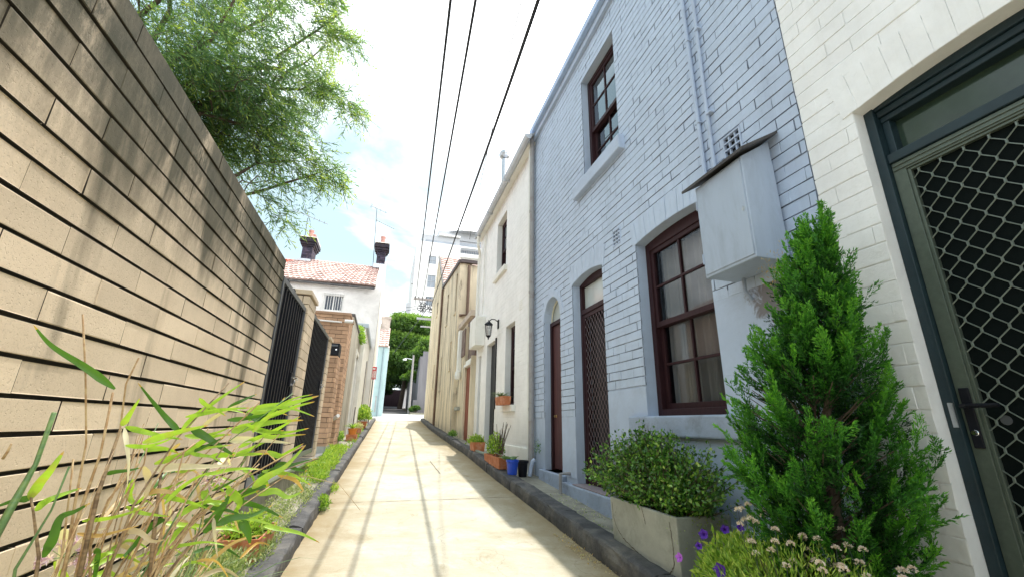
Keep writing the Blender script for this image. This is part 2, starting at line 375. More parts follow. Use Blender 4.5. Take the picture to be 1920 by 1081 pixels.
# ------------------------------------------------------------------ leaf clouds
def norm(a): return a / np.maximum(np.linalg.norm(a, axis=1, keepdims=True), 1e-9)
def leaves(name, C, D, L, W, vals, mat, parent=None, up=None, fold=.25):
    """C base points, D directions; each leaf a folded kite of two triangles"""
    C = np.asarray(C, float); D = norm(np.asarray(D, float)); n = len(C)
    R = NP.normal(size=(n,3)) if up is None else np.asarray(up, float) + NP.normal(size=(n,3))*.25
    S = norm(np.cross(D, R)); U = norm(np.cross(S, D))
    L = np.broadcast_to(np.asarray(L, float).reshape(-1,1) if np.ndim(L) else np.full((1,1), L), (n,1)); W = np.broadcast_to(np.asarray(W, float).reshape(-1,1) if np.ndim(W) else np.full((1,1), W), (n,1))
    p0 = C; p1 = C + D*L*.45 + S*W*.5 + U*W*fold; p2 = C + D*L; p3 = C + D*L*.45 - S*W*.5 + U*W*fold
    off = Vector((0,0,0)); q = parent
    while q is not None: off += q.location; q = q.parent
    V = np.stack([p0,p1,p2,p3], 1).reshape(-1,3) - np.array(off)
    me = bpy.data.meshes.new(name); me.vertices.add(4*n); me.vertices.foreach_set('co', V.astype(np.float32).ravel())
    idx = np.arange(n)*4
    tri = np.stack([idx,idx+1,idx+2, idx,idx+2,idx+3], 1).reshape(-1)
    me.loops.add(6*n); me.loops.foreach_set('vertex_index', tri.astype(np.int32))
    me.polygons.add(2*n); me.polygons.foreach_set('loop_start', (np.arange(2*n)*3).astype(np.int32))
    me.update(calc_edges=True)
    at = me.attributes.new('v', 'FLOAT', 'FACE'); at.data.foreach_set('value', np.repeat(np.clip(vals,0,1), 2).astype(np.float32))
    me.materials.append(mat); me.validate()
    o = bpy.data.objects.new(name, me); col.objects.link(o)
    if parent is not None: o.parent = parent
    return o

# ------------------------------------------------------------------ walls
def slab(mb, M, u0, u1, v0, v1, d0, d1, holes, m=0):
    us = sorted({u0, u1, *[h[0] for h in holes], *[h[1] for h in holes]}); us = [u for u in us if u0 <= u <= u1]
    for a, b in zip(us[:-1], us[1:]):
        cuts = sorted([(h[2], h[3]) for h in holes if h[0] < b - 1e-6 and h[1] > a + 1e-6]); z = v0
        for c0, c1 in cuts:
            if c0 > z: mb.mbox(M, a, b, z, min(c0, v1), d0, d1, m)
            z = max(z, c1)
        if z < v1: mb.mbox(M, a, b, z, v1, d0, d1, m)

def bricks(mb, M, u0, u1, v0, v1, pitch, length, joint, depth, bev, jit, holes, z_off=0.0, u_off=0.0, perp=None, m=0, rg=None, keep=None, dj=.0015, ub_=1.0, side=None):
    """individual raised bricks in stretcher bond, clipped to the wall and its openings; d = 0 is the face"""
    rg = rg or random.Random(3)
    if perp is None: perp = joint
    k0 = int(math.floor((v0 - z_off)/pitch)) - 1; k1 = int(math.ceil((v1 - z_off)/pitch)) + 1
    for k in range(k0, k1):
        za = z_off + k*pitch + joint/2; zb = za + pitch - joint
        if zb < v0 + .01 or za > v1 - .01: continue
        za = max(za, v0); zb = min(zb, v1)
        off = u_off + (length/2 if k % 2 else 0)
        j0 = int(math.floor((u0-off)/length)) - 1; j1 = int(math.ceil((u1-off)/length)) + 1
        for j in range(j0, j1):
            ja = rg.uniform(-jit, jit)*2
            ua = off + j*length + perp/2 + ja; ub = ua + length - perp
            segs = [(max(ua,u0), min(ub,u1), za, zb)]
            for h in holes:
                ns = []
                for a,b,c,d in segs:
                    if h[0] >= b or h[1] <= a or h[2] >= d or h[3] <= c: ns.append((a,b,c,d)); continue
                    if h[0] > a: ns.append((a, h[0], c, d))
                    if h[1] < b: ns.append((h[1], b, c, d))
                    cc, dd = c, d
                    lo, hi = max(a,h[0]), min(b,h[1])
                    if h[2] > c: ns.append((lo, hi, c, h[2]))
                    if h[3] < d: ns.append((lo, hi, h[3], d))
                segs = ns
            for a,b,c,d in segs:
                if b-a < .02 or d-c < .015: continue
                if keep and not keep((a+b)/2, (c+d)/2, rg): continue
                J = lambda s=jit: rg.uniform(-s, s)
                bz = bev*rg.uniform(.7,1.5); pr = rg.uniform(-dj, dj)
                o = [(a+J(),c+J()),(b+J(),c+J()),(b+J(),d+J()),(a+J(),d+J())]
                bu = bz*ub_; i = [(a+bu+J(),c+bz+J()),(b-bu+J(),c+bz+J()),(b-bu+J(),d-bz+J()),(a+bu+J(),d-bz+J())]
                P = [M(u,v,-depth) for u,v in o] + [M(u,v,-bz*.35) for u,v in o] + [M(u,v,pr) for u,v in i]
                vv = rg.random()
                mb.add(P, [(8,9,10,11)] + [(4+q,4+(q+1)%4,8+(q+1)%4,8+q) for q in range(4)], m, vv)
                mb.add(P[:8], [(q,(q+1)%4,4+(q+1)%4,4+q) for q in range(4)], m if side is None else side, vv)

def arch_fill(mb, M, ua, ub, zs, rise, ztop, d0, d1, m=0, n=14):
    """fills the wall between a curved soffit and the square head of the hole"""
    w = (ub-ua)/2; c = (ua+ub)/2; R = (w*w + rise*rise)/(2*rise); zc = zs + rise - R
    pts = [(c + w*(1-2*i/n), zc + math.sqrt(max(R*R - (w*(1-2*i/n))**2, 0))) for i in range(n+1)]
    for p, q in zip(pts[:-1], pts[1:]):
        mb.prism(M, [(q[0], q[1]), (p[0], p[1]), (p[0], ztop), (q[0], ztop)], d0, d1, m)
    return c, zc, R
def voussoirs(mb, M, c, zc, R, w, h, pitch, d0, d1, joint=.008, m=0, rg=None):
    rg = rg or random.Random(5)
    a0 = math.asin(min(1, w/R)); n = max(3, int(2*a0*R/pitch)); st = 2*a0/n; jj = joint/2/R
    for i in range(n):
        A = -a0 + i*st + jj; B = -a0 + (i+1)*st - jj; r1 = R + h*rg.uniform(.93,1.03)
        P = lambda a, r: (c + r*math.sin(a), zc + r*math.cos(a))
        mb.prism(M, [P(A,R+.002), P(B,R+.002), P(B,r1), P(A,r1)], d0, d1 + rg.uniform(-.001,.002), m, rg.random())

def diamond(mb, M, u0, u1, v0, v1, pu, pv, r, d, uo, vo, m=0):
    """expanded diamond grille: flat diagonal strands joined by short straps at the crossings"""
    def seg(p, q, rr):
        # clip to the frame
        (x0,y0),(x1,y1) = p, q
        t0, t1 = 0.0, 1.0
        for pp, dd, lo, hi in ((x0,x1-x0,u0,u1),(y0,y1-y0,v0,v1)):
            if abs(dd) < 1e-9:
                if pp < lo or pp > hi: return
                continue
            a, b = (lo-pp)/dd, (hi-pp)/dd
            if a > b: a, b = b, a
            t0, t1 = max(t0,a), min(t1,b)
        if t1 - t0 < .02: return
        a = (x0+(x1-x0)*t0, y0+(y1-y0)*t0); b = (x0+(x1-x0)*t1, y0+(y1-y0)*t1)
        mb.tube([M(*a, d), M(*b, d)], rr, 5, m)
    i0 = int((u0-uo)/(pu/2))-2; i1 = int((u1-uo)/(pu/2))+2; j0 = int((v0-vo)/(pv/2))-2; j1 = int((v1-vo)/(pv/2))+2
    for i in range(i0, i1):
        for j in range(j0, j1):
            if (i+j) % 2: continue
            x, y = uo+i*pu/2, vo+j*pv/2
            e = pv*.07
            if u0 < x < u1 and v0 < y < v1:
                mb.tube([M(x,y-e*1.3,d), M(x,y+e*1.3,d)], r*1.9, 6, m)
            for sx in (-1, 1):
                seg((x, y+e), (x+sx*pu/2, y+pv/2-e), r)

def sash_window(parent, M, u0, u1, v0, v1, d, fr, meet, cols, name='window', fw=.055, open_=0.0, glass=None, bars=.022, rows=(2,2), curtain=None, back=.35, head=.0):
    """double-hung timber window set back in its opening: frame, two glazed sashes, cloth and a dark room behind"""
    mb = MB()
    mb.mbox(M, u0, u0+fw, v0, v1, d-.09, d); mb.mbox(M, u1-fw, u1, v0, v1, d-.09, d)
    mb.mbox(M, u0+fw, u1-fw, v1-fw-head, v1, d-.09, d); mb.mbox(M, u0+fw, u1-fw, v0, v0+fw*.9, d-.09, d+.006)
    w = mb.build(name, fr, parent, bevel=.004)
    gl = glass or M_glass
    def sash(a, b, c, e, dd, nr, flip):
        s = MB(); t = .042
        s.mbox(M, a, a+t, c, e, dd-.035, dd); s.mbox(M, b-t, b, c, e, dd-.035, dd)
        s.mbox(M, a+t, b-t, c, c+t*1.2, dd-.035, dd); s.mbox(M, a+t, b-t, e-t, e, dd-.035, dd)
        for i in range(1, cols):
            u = a+t + (b-a-2*t)*i/cols; s.mbox(M, u-bars/2, u+bars/2, c+t*1.2, e-t, dd-.03, dd-.004)
        for i in range(1, nr):
            v = c+t*1.2 + (e-c-2.2*t)*i/nr; s.mbox(M, a+t, b-t, v-bars/2, v+bars/2, dd-.03, dd-.0055)
        o = s.build('sash', fr, w, bevel=.003)
        p = MB(); p.mbox(M, a+t*.8, b-t*.8, c+t, e-t*.8, dd-.022, dd-.018); p.build('pane', gl, w)
    a, b = u0+fw, u1-fw; c, e = v0+fw*.9, v1-fw-head
    sash(a, b, meet-.02, e, d-.012, rows[0], 0)
    sash(a, b, c+open_, meet+.022+open_, d-.052, rows[1], 1)
    if curtain:
        k = MB(); n = 70; pu = []
        for i in range(n+1):
            u = a + (b-a)*i/n; f = i/n
            if curtain == 'split' and .44 < f < .56: pass
            dd = d - .15 + .022*math.sin(i*1.15 + math.sin(i*.37)*1.5) + .01*math.sin(i*.31)
            pu.append((u, dd))
        for i in range(n):
            (ua,da),(ub,db) = pu[i], pu[i+1]
            k.quad(M(ua,c,da), M(ub,c,db), M(ub,e,db), M(ua,e,da), val=.5)
        k.build('curtain', M_curtain, w, smooth=True, fix=False)
    r = MB(); bk = d-.09-back
    r.quad(M(u0,v0,bk), M(u1,v0,bk), M(u1,v1,bk), M(u0,v1,bk))
    for q in ((u0,v0,u1,v0),(u1,v0,u1,v1),(u1,v1,u0,v1),(u0,v1,u0,v0)):
        r.quad(M(q[0],q[1],d-.09), M(q[2],q[3],d-.09), M(q[2],q[3],bk), M(q[0],q[1],bk))
    r.build('dark_room', M_night, w, fix=False)
    return w

def vent(parent, M, u0, u1, v0, v1, mat, d=.006):
    mb = MB(); t = .012
    mb.mbox(M, u0, u1, v0, v0+t, -.02, d); mb.mbox(M, u0, u1, v1-t, v1, -.02, d)
    mb.mbox(M, u0, u0+t, v0+t, v1-t, -.02, d); mb.mbox(M, u1-t, u1, v0+t, v1-t, -.02, d)
    n = 4
    for i in range(1, n): 
        z = v0 + (v1-v0)*i/n; mb.mbox(M, u0+t, u1-t, z-.006, z+.006, -.018, d-.002)
    for i in range(1, 3):
        u = u0 + (u1-u0)*i/3; mb.mbox(M, u-.005, u+.005, v0+t, v1-t, -.02, d-.006)
    mb.mbox(M, u0+t*.5, u1-t*.5, v0+t*.5, v1-t*.5, -.03, -.022, 1)
    return mb.build('air_vent', [mat, M_night], parent)

def tiled_roof(mb, A, B, C, D, nr, nc, mat=0, th=.05):
    """A-B eave, D-C ridge; overlapping rows of curved tiles"""
    A, B, C, D = map(Vector, (A,B,C,D)); nrm = (B-A).cross(D-A).normalized()
    if nrm.z < 0: nrm = -nrm
    for r in range(nr):
        f0, f1 = r/nr, (r+1.12)/nr; f1 = min(f1, 1)
        for c in range(nc):
            g0, g1 = (c + (r % 2)*.0)/nc, (c+1)/nc
            P = lambda gg, ff: (A.lerp(B, gg)).lerp(D.lerp(C, gg), ff)
            val = rnd.random(); K = 3; vs = []
            for i in range(K+1):
                gg = g0 + (g1-g0)*i/K; hgt = th*(.35 + .9*math.sin(math.pi*i/K))
                vs.append(tuple(P(gg,f0) + nrm*(hgt+th*.7))); vs.append(tuple(P(gg,f1) + nrm*hgt*.6)); vs.append(tuple(P(gg,f0) + nrm*.0))
            fs = []
            for i in range(K):
                fs.append((i*3, (i+1)*3, (i+1)*3+1, i*3+1)); fs.append((i*3+2, (i+1)*3+2, (i+1)*3, i*3))
            mb.add(vs, fs, mat, val)
    q = [A,B,C,D]; mb.quad(*[tuple(p - nrm*.02) for p in q], m=mat, val=.2)
SUN_E = 4.9; CLOUD_B = 31.0; CLOUD_OFF = (2.3, 1.1, 0)
# ================================================================== SETTING
def strip(name, xs, y0, y1, dz, mat, step=2.0, noise_amp=0.0, ny=None):
    """sheet following the street grade; xs = functions of y or numbers, left to right"""
    mb = MB(); ny = ny or max(2, int((y1-y0)/step)); rows = []
    for i in range(ny+1):
        y = y0 + (y1-y0)*i/ny; row = []
        for x in xs:
            xx = x(y) if callable(x) else x
            row.append((xx, y, gz(y) + (dz(y) if callable(dz) else dz) + rnd.uniform(-1,1)*noise_amp))
        rows.append(row)
    n = len(xs); vs = [p for r in rows for p in r]
    fs = [(i*n+j, i*n+j+1, (i+1)*n+j+1, (i+1)*n+j) for i in range(ny) for j in range(n-1)]
    mb.add(vs, fs); return mb.build(name, mat)

def lerp_tab(tab):
    def f(y):
        if y <= tab[0][0]: return tab[0][1]
        for (a,b),(c,d) in zip(tab[:-1], tab[1:]):
            if y <= c: return b + (d-b)*(y-a)/(c-a)
        return tab[-1][1]
    return f
KR = lerp_tab([(-8,1.60),(3,1.62),(6.5,1.65),(9.7,1.72),(12.6,1.70),(17,1.70),(20,1.78),(23.4,1.86)])   # road edge, right
KL = lerp_tab([(-8,-.52),(4,-.52),(9,-.48),(16,-.42),(24,-.36)])

def ground():
    mb = MB(); ys = [-400,-40,-20,0,20,40,62,90,400]; xs = [-400,-60,-8,0,8,60,400]
    vs = [(x, y, gz(y)-.05) for y in ys for x in xs]; n = len(xs)
    mb.add(vs, [(i*n+j, i*n+j+1, (i+1)*n+j+1, (i+1)*n+j) for i in range(len(ys)-1) for j in range(n-1)])
    return mb.build('ground', M_earth)
struct(ground())
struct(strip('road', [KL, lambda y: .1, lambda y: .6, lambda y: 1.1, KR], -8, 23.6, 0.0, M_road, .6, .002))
# joints sawn across and along the concrete
mb = MB()
for yj in (5.33, 1.6, 9.3, 13.4, 17.6, 21.6):
    x0, x1 = KL(yj), KR(yj); n = 24
    pts = [(x0+(x1-x0)*i/n, yj + rnd.uniform(-.006,.006) + .06*(i/n)) for i in range(n+1)]
    for (a,b),(c,d) in zip(pts[:-1], pts[1:]):
        w = rnd.uniform(.003,.007); mb.quad((a,b-w,gz(b)+.005),(c,d-w,gz(d)+.005),(c,d+w,gz(d)+.005),(a,b+w,gz(b)+.005))
for (xa, ya, xb, yb) in ((.92,7.1,1.30,7.12),(.92,7.1,.90,8.5),(.90,8.5,1.32,8.52),(.25,9.9,.9,9.95)):
    n = 10; pts = [(xa+(xb-xa)*i/n + rnd.uniform(-.004,.004), ya+(yb-ya)*i/n + rnd.uniform(-.004,.004)) for i in range(n+1)]
    for (a,b),(c,d) in zip(pts[:-1], pts[1:]):
        L_ = math.hypot(c-a, d-b); nx, ny_ = -(d-b)/L_*.004, (c-a)/L_*.004
        mb.quad((a-nx,b-ny_,gz(b)+.006),(c-nx,d-ny_,gz(d)+.006),(c+nx,d+ny_,gz(d)+.006),(a+nx,b+ny_,gz(b)+.006))
struct(mb.build('road_joint', M_crack))
struct(strip('cross_road', [-60,-20,-5,0,5,20,60], 23.6, 33.0, .002, M_crossconc, 3))
struct(strip('far_road', [lambda y:-.35, lambda y: .5, lambda y: 1.75], 33.0, 75.0, .012, M_asphalt, 3))
struct(strip('footpath', [lambda y: KR(y)+.17, lambda y: 2.6], -8, 23.6, .055, M_foot, .5, .004))
struct(strip('verge', [-1.6, lambda y: KL(y)-.14], -8, 23.6, .095, M_verge, .4, .006))
# slab joints of the footpath
mb = MB()
for yj in (4.35, 5.3, 6.4, 7.6):
    x0 = KR(yj)+.17; pts = [(x0+(2.3-x0)*i/8, yj + rnd.uniform(-.012,.012)) for i in range(9)]
    for (a,b),(c,d) in zip(pts[:-1], pts[1:]):
        mb.quad((a,b-.006,gz(b)+.064),(c,d-.006,gz(d)+.064),(c,d+.006,gz(d)+.064),(a,b+.006,gz(b)+.064))
struct(mb.build('footpath_joint', M_crack))

def kerb(name, fx, side, y0, y1, h, w, seed):
    """worn stone kerb: rounded stones of uneven length with open joints"""
    rg = random.Random(seed); mb = MB(); y = y0
    while y < y1:
        L = rg.uniform(.95, 1.9); ye = min(y+L, y1); n = max(3, int(L/.11)); hh = h + rg.uniform(-.008,.008); off = rg.uniform(-.008,.008); rows = []
        for i in range(n+1):
            f = i/n; yy = y + .008 + (ye-y-.016)*f; e = (1-.5*max(0, 1-min(f,1-f)*L*14)); x = fx(yy) + side*off
            q = lambda s=.0055: rg.uniform(-s, s)
            z = gz(yy)
            prof = [(0-.004, -.06), (-.003, hh*.45), (.003, hh*.80), (.010+.006*(1-e), hh*.93), (.026+.008*(1-e), hh-.006*(1-e)), (w*.5, hh+.003), (w*.9, hh-.004), (w, hh-.014), (w, -.06)]
            rows.append([(x + side*(a + q()), yy, z + b + q()) for a, b in prof])
        m = len(rows[0]); vs = [p for r in rows for p in r]
        fs = [(i*m+j, i*m+j+1, (i+1)*m+j+1, (i+1)*m+j) for i in range(n) for j in range(m-1)]
        fs += [tuple(range(m)), tuple(n*m+j for j in range(m-1,-1,-1))]
        mb.add(vs, fs); y = ye
    return mb.build(name, M_kerb)
struct(kerb('kerb', KR, 1, -8, 23.6, .135, .19, 1))
struct(kerb('kerb', KL, -1, -8, 23.6, .105, .16, 2))
mb = MB(); mb.box((2.0,33.0,gz(33)-.1),(9,33.2,gz(33)+.12)); mb.box((1.8,33.0,gz(33)-.1),(2.0,52,gz(33)+.14)); struct(mb.build('kerb', M_verge))

# ================================================================== LEFT SIDE
BP = .0983
# --- tan block wall
wall = thing('block_wall', 'long tan concrete block wall with dark raked joints and mossy top beside the canes', 'wall', (-1.05, 1.5, gz(1.5)))
ML = MX(-.95, 1)
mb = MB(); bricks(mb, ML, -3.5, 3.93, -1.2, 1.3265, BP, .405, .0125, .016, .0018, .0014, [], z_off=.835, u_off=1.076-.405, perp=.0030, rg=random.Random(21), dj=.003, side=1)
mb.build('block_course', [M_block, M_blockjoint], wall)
mb = MB(); slab(mb, ML, -3.5, 3.93, -1.2, 1.325, -.2, -.0135, []); mb.build('wall_core', M_blockjoint, wall)
mb = MB()  # upright joints, nearly flush
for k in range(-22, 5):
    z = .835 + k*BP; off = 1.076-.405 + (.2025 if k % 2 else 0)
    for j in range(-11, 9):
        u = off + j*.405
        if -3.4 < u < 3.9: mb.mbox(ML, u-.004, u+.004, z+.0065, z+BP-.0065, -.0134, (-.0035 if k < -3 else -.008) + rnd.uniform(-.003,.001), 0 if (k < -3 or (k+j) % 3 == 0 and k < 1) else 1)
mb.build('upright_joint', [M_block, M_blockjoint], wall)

# --- gates, their piers
def gate(y0, y1, zt, zb, label, lock_y, lock_z):
    t = thing('metal_gate', label, 'gate', (-.95, (y0+y1)/2, zb), group='black barred gates between cream piers')
    M = MX(-.95, 1); mb = MB()
    mb.mbox(M, y0, y0+.045, zb, zt, -.045, -.002); mb.mbox(M, y1-.045, y1, zb, zt, -.045, -.002)
    mb.mbox(M, y0+.045, y1-.045, zt-.05, zt, -.045, -.002); mb.mbox(M, y0+.045, y1-.045, zb, zb+.06, -.045, -.002)
    mb.build('gate_frame', M_greyrail, t, bevel=.003)
    n = int((y1-y0-.09)/.105)
    for i in range(n):
        y = y0+.045+(y1-y0-.09)*(i+.5)/n; mb = MB(); mb.mbox(M, y-.0125, y+.0125, zb+.06, zt-.05, -.036, -.011)
        mb.build('bar', M_dark, t)
    mb = MB(); mb.mbox(M, y0+.045, y1-.045, zb+.06, zt-.05, -.075, -.068); mb.build('backing_sheet', M_blacksheet, t)
    for i in range(3 if y1 < 5.5 else 5):
        y = y0 + .12 + i*(.30 if y1 < 5.5 else .33)
        mb = MB(); mb.mbox(M, y-.035, y+.035, zt-.1, zt+.085, -.11, -.055); mb.build('backing_post', M_dark, t, bevel=.004)
    mb = MB(); mb.mbox(M, lock_y-.06, lock_y+.05, lock_z-.07, lock_z+.07, -.011, .008); mb.build('lock_box', M_dark, t, bevel=.004)
    mb = MB(); a = lock_y
    mb.tube([M(a-.02,lock_z+.02,.012), M(a+.09,lock_z+.02,.016)], .007, 8); mb.tube([M(a+.03,lock_z+.02,.01), M(a+.03,lock_z+.02,.045), M(a+.05,lock_z-.0,.05)], .006, 8)
    mb.lathe(M(a+.03, lock_z-.055, .0), [(.0,0),(.022,.0),(.022,.022),(.0,.024)], 12, axis='x')
    k = [M(a+.03+.02*math.cos(q), lock_z-.03+.025*math.sin(q), .03) for q in np.linspace(0, math.pi, 8)]; mb.tube(k, .004, 6)
    mb.build('bolt_and_padlock', M_chrome, t, smooth=False)
    return t
gate(3.965, 5.12, 1.20, -.50, 'black barred gate with padlock nearest the tan block wall', 4.94, .395)
gate(5.66, 7.24, 1.27, -.44, 'black barred gate with padlock between two cream piers and nearer the brick pier', 7.0, .49)

def course_box(mb, x0, x1, y0, y1, z0, z1, pitch, length, joint, rg, depth=.012, faces='xy', m=0, bev=.003):
    """coursed masonry on the +X and -Y faces of a pier, over a core"""
    bricks(mb, MX(x1, 1), y0+.001, y1, z0, z1, pitch, length, joint, depth, bev, .0008, [], z_off=z0, u_off=y0, rg=rg, perp=joint*.8, m=m)
    bricks(mb, MY(y0), x0, x1-.001, z0, z1, pitch, length, joint, depth, bev, .0008, [], z_off=z0, u_off=x0+length*.3, rg=rg, perp=joint*.8, m=m)

def pier(name, x0, x1, y0, y1, z0, z1, label, mat, core, pitch, length, joint, cap=None, group=None):
    t = thing(name, label, 'pier', ((x0+x1)/2, (y0+y1)/2, z0), group=group)
    mb = MB(); course_box(mb, x0, x1, y0, y1, z0, z1, pitch, length, joint, random.Random(int(y0*10))); mb.build('masonry', mat, t)
    mb = MB(); mb.box((x0+.01, y0+.011, z0-.3), (x1-.011, y1-.003, z1-.002)); mb.build('pier_core', core, t)
    if cap: mb = MB(); mb.box((x0-.015, y0-.02, z1), (x1+.02, y1+.02, z1+cap)); mb.build('capping_stone', mat, t, bevel=.006)
    return t
pier('gate_pier', -1.10, -.94, 5.14, 5.63, -.75, 1.36, 'cream block pier standing between the two black gates', M_piercream, M_mortar, .1, .30, .008, .055)
pier('gate_pier', -1.15, -.935, 7.27, 7.52, -.70, 1.22, 'slim cream block pier between the farther gate and the brown brick step pier', M_piercream, M_mortar, .1, .30, .008, .05)
pier('brick_pier', -1.5, -.905, 8.4, 9.0, -.72, 1.13, 'low brown brick pier carrying the black letterbox', M_brick, M_mortar, .086, .24, .009, None)
mb = MB(); mb.box((-1.52, 8.385, -.80), (-.90, 9.0, -.42)); o = tag(mb.build('concrete_footing', M_concp), 'grey concrete footing under the low brown brick pier', 'footing')
pier('brick_pier', -2.3, -.905, 9.6, 10.5, -.66, 2.16, 'tall brown brick pier behind the letterbox with darker top course', M_brick, M_mortar, .086, .24, .009, .06)
lb = thing('letterbox', 'black square letterbox on top of the low brown brick pier', 'letterbox', (-1.0, 8.5, 1.13))
mb = MB(); mb.box((-1.13, 8.39, 1.14), (-.90, 8.72, 1.36)); mb.build('box_body', M_dark, lb, bevel=.006)
mb = MB(); mb.box((-1.10, 8.38, 1.30), (-.93, 8.389, 1.33)); mb.build('slot', M_greyrail, lb)
mb = MB(); mb.lathe((-.95, 8.372, 1.24), [(0,0),(.014,0),(.014,.016),(0,.017)], 10, axis='y'); mb.build('lock', M_chrome, lb)
# low sill walls under gates
for (a, b, zt, lab) in ((3.97, 5.6, -.50, 'pale rendered plinth with metal edge under the nearer black gate'), (5.64, 8.38, -.52, 'pale rendered plinth with metal edge under the farther black gate')):
    t = thing('plinth_wall', lab, 'plinth', (-.93, (a+b)/2, gz(a)))
    mb = MB(); mb.box((-1.2, a, gz(a)-.1), (-.93, b, zt - .035 + .0)); mb.build('render', M_verge, t)
    mb = MB(); mb.box((-1.2, a, zt-.033), (-.90, b, zt-.003)); mb.build('edge_rail', M_galv, t, bevel=.004)
# camera and conduit on the tall brick pier
cam_ = thing('security_camera', 'white bullet security camera at the top of the tall brick pier', 'camera', (-.90, 9.55, 2.02))
mb = MB(); mb.lathe((-.99, 9.52, 2.02), [(0,0),(.035,.0),(.038,.05),(.038,.16),(.03,.17),(0,.17)], 14, axis='x'); mb.build('camera_body', M_white_metal, cam_, smooth=False)
mb = MB(); mb.lathe((-.82, 9.52, 2.02), [(0,0),(.024,0),(.024,.006),(0,.006)], 12, axis='x'); mb.build('lens', M_dark, cam_)
o = MB(); o.tube([(-2.0, 9.57, 2.02), (-1.5, 9.57, 2.01), (-1.05, 9.565, 2.0)], .018, 8); tag(o.build('conduit', M_white_metal), 'white conduit running across the tall brick pier to the camera', 'conduit')
o = MB(); o.tube([(-.95, 9.55, .04), (-.86, 9.4, .10)], .035, 10); tag(o.build('tube_light', M_white_metal), 'short white tube fitting low on the tall brick pier', 'light')

# --- weathered doorway wall and white wall with grey coping
ww = thing('doorway_wall', 'weathered grey wall with dark doorway between the brown brick pier and the white wall', 'wall', (-.92, 12, gz(12)))
Mw = MX(-.90, 1)
mb = MB(); slab(mb, Mw, 10.52, 14.0, -.7, 2.35, -.22, 0, [(12.55, 13.55, -.5, 1.75)]); mb.build('wall', pmat('weathered_render', (.42,.39,.32), .3, 2, .85, 20, .01, dirt=(.07,.06,.05), dscale=1.6, damt=.95, stretch=(1,1,.35)), ww)
mb = MB(); mb.mbox(Mw, 12.50, 12.62, -.5, 1.8, -.05, .02); mb.mbox(Mw, 13.5, 13.6, -.5, 1.8, -.05, .02); mb.mbox(Mw, 12.50, 13.6, 1.8, 1.9, -.05, .02); mb.build('door_frame', M_white_s, ww, bevel=.006)
mb = MB(); mb.mbox(Mw, 12.62, 13.5, -.5, 1.8, -.16, -.12); mb.build('door', M_dark, ww)
mb = MB(); mb.mbox(Mw, 10.52, 14.0, 2.35, 2.43, -.24, .02); mb.build('capping', M_kerb, ww, bevel=.01)
wf = thing('white_wall', 'tall white rendered wall with blue grey coping before the tiled white house', 'wall', (-.82, 16, gz(16)))
Mw = MX(-.80, 1)
mb = MB(); mb.mbox(Mw, 14.01, 17.98, -.6, 2.80, -.45, 0); mb.build('wall', pmat('whitewash', (.80,.79,.74), .08, 1.2, .75, 20, .006, dirt=(.40,.37,.28), dscale=1.2, damt=.6), wf)
mb = MB(); mb.mbox(Mw, 13.97, 17.98, 2.80, 2.94, -.52, .07); mb.build('coping', pmat('blue_grey_coping', (.40,.47,.53), .08, 2, .5, 20, .002), wf, bevel=.01)
mb = MB(); mb.tube([(-.78, 16.6, -.3), (-.78, 16.6, 2.1)], .02, 6); mb.build('conduit', M_pipe, wf)

# --- white terrace house with tiled roof
hs = thing('terrace_house', 'white rendered house with red tiled roof and two sooty chimneys facing down the lane', 'house', (-4, 18, gz(18)))
MF = MY(18.0)
mb = MB()
slab(mb, MF, -9, -.62, -.3, 5.30, -.25, 0, [(-2.78, -2.03, 4.2, 4.88)])
mb.build('front_wall', M_grey_r, hs)
mb = MB()   # side wall with gable
mb.add([(-.62,18.001,-.3),(-.62,23.2,-.3),(-.62,23.2,5.5),(-.62,20.6,7.45),(-.62,18.001,5.5),(-.86,18.001,-.3),(-.86,23.2,-.3),(-.86,23.2,5.5),(-.86,20.6,7.45),(-.86,18.001,5.5)],
       [(0,1,2,3,4),(5,6,7,8,9),(0,1,6,5),(1,2,7,6),(2,3,8,7),(3,4,9,8),(4,0,5,9)])
mb.build('side_wall', M_white_s, hs)
mb = MB(); mb.box((-9,22.9,-.3),(-.87,23.2,5.3)); mb.build('rear_wall', M_grey_r, hs)
mb = MB(); tiled_roof(mb, (-6.0,17.85,5.28),(-.88,17.85,5.36),(-.88,20.6,7.12),(-4.3,20.6,7.12), 11, 24)
tiled_roof(mb, (-6.0,23.4,5.28),(-.88,23.4,5.36),(-.88,20.6,7.12),(-4.3,20.6,7.12), 6, 12)
mb.build('roof', M_tile, hs)
mb = MB(); tiled_roof(mb, (-9.0,19.0,5.6),(-4.9,19.0,5.6),(-4.2,22.0,7.5),(-9,22.0,7.5), 11, 20); mb.build('rear_roof', M_tile_y, hs)
mb = MB(); mb.box((-6.0,17.80,5.20),(-.88,17.87,5.275)); mb.build('eaves_board', M_kerb, hs)
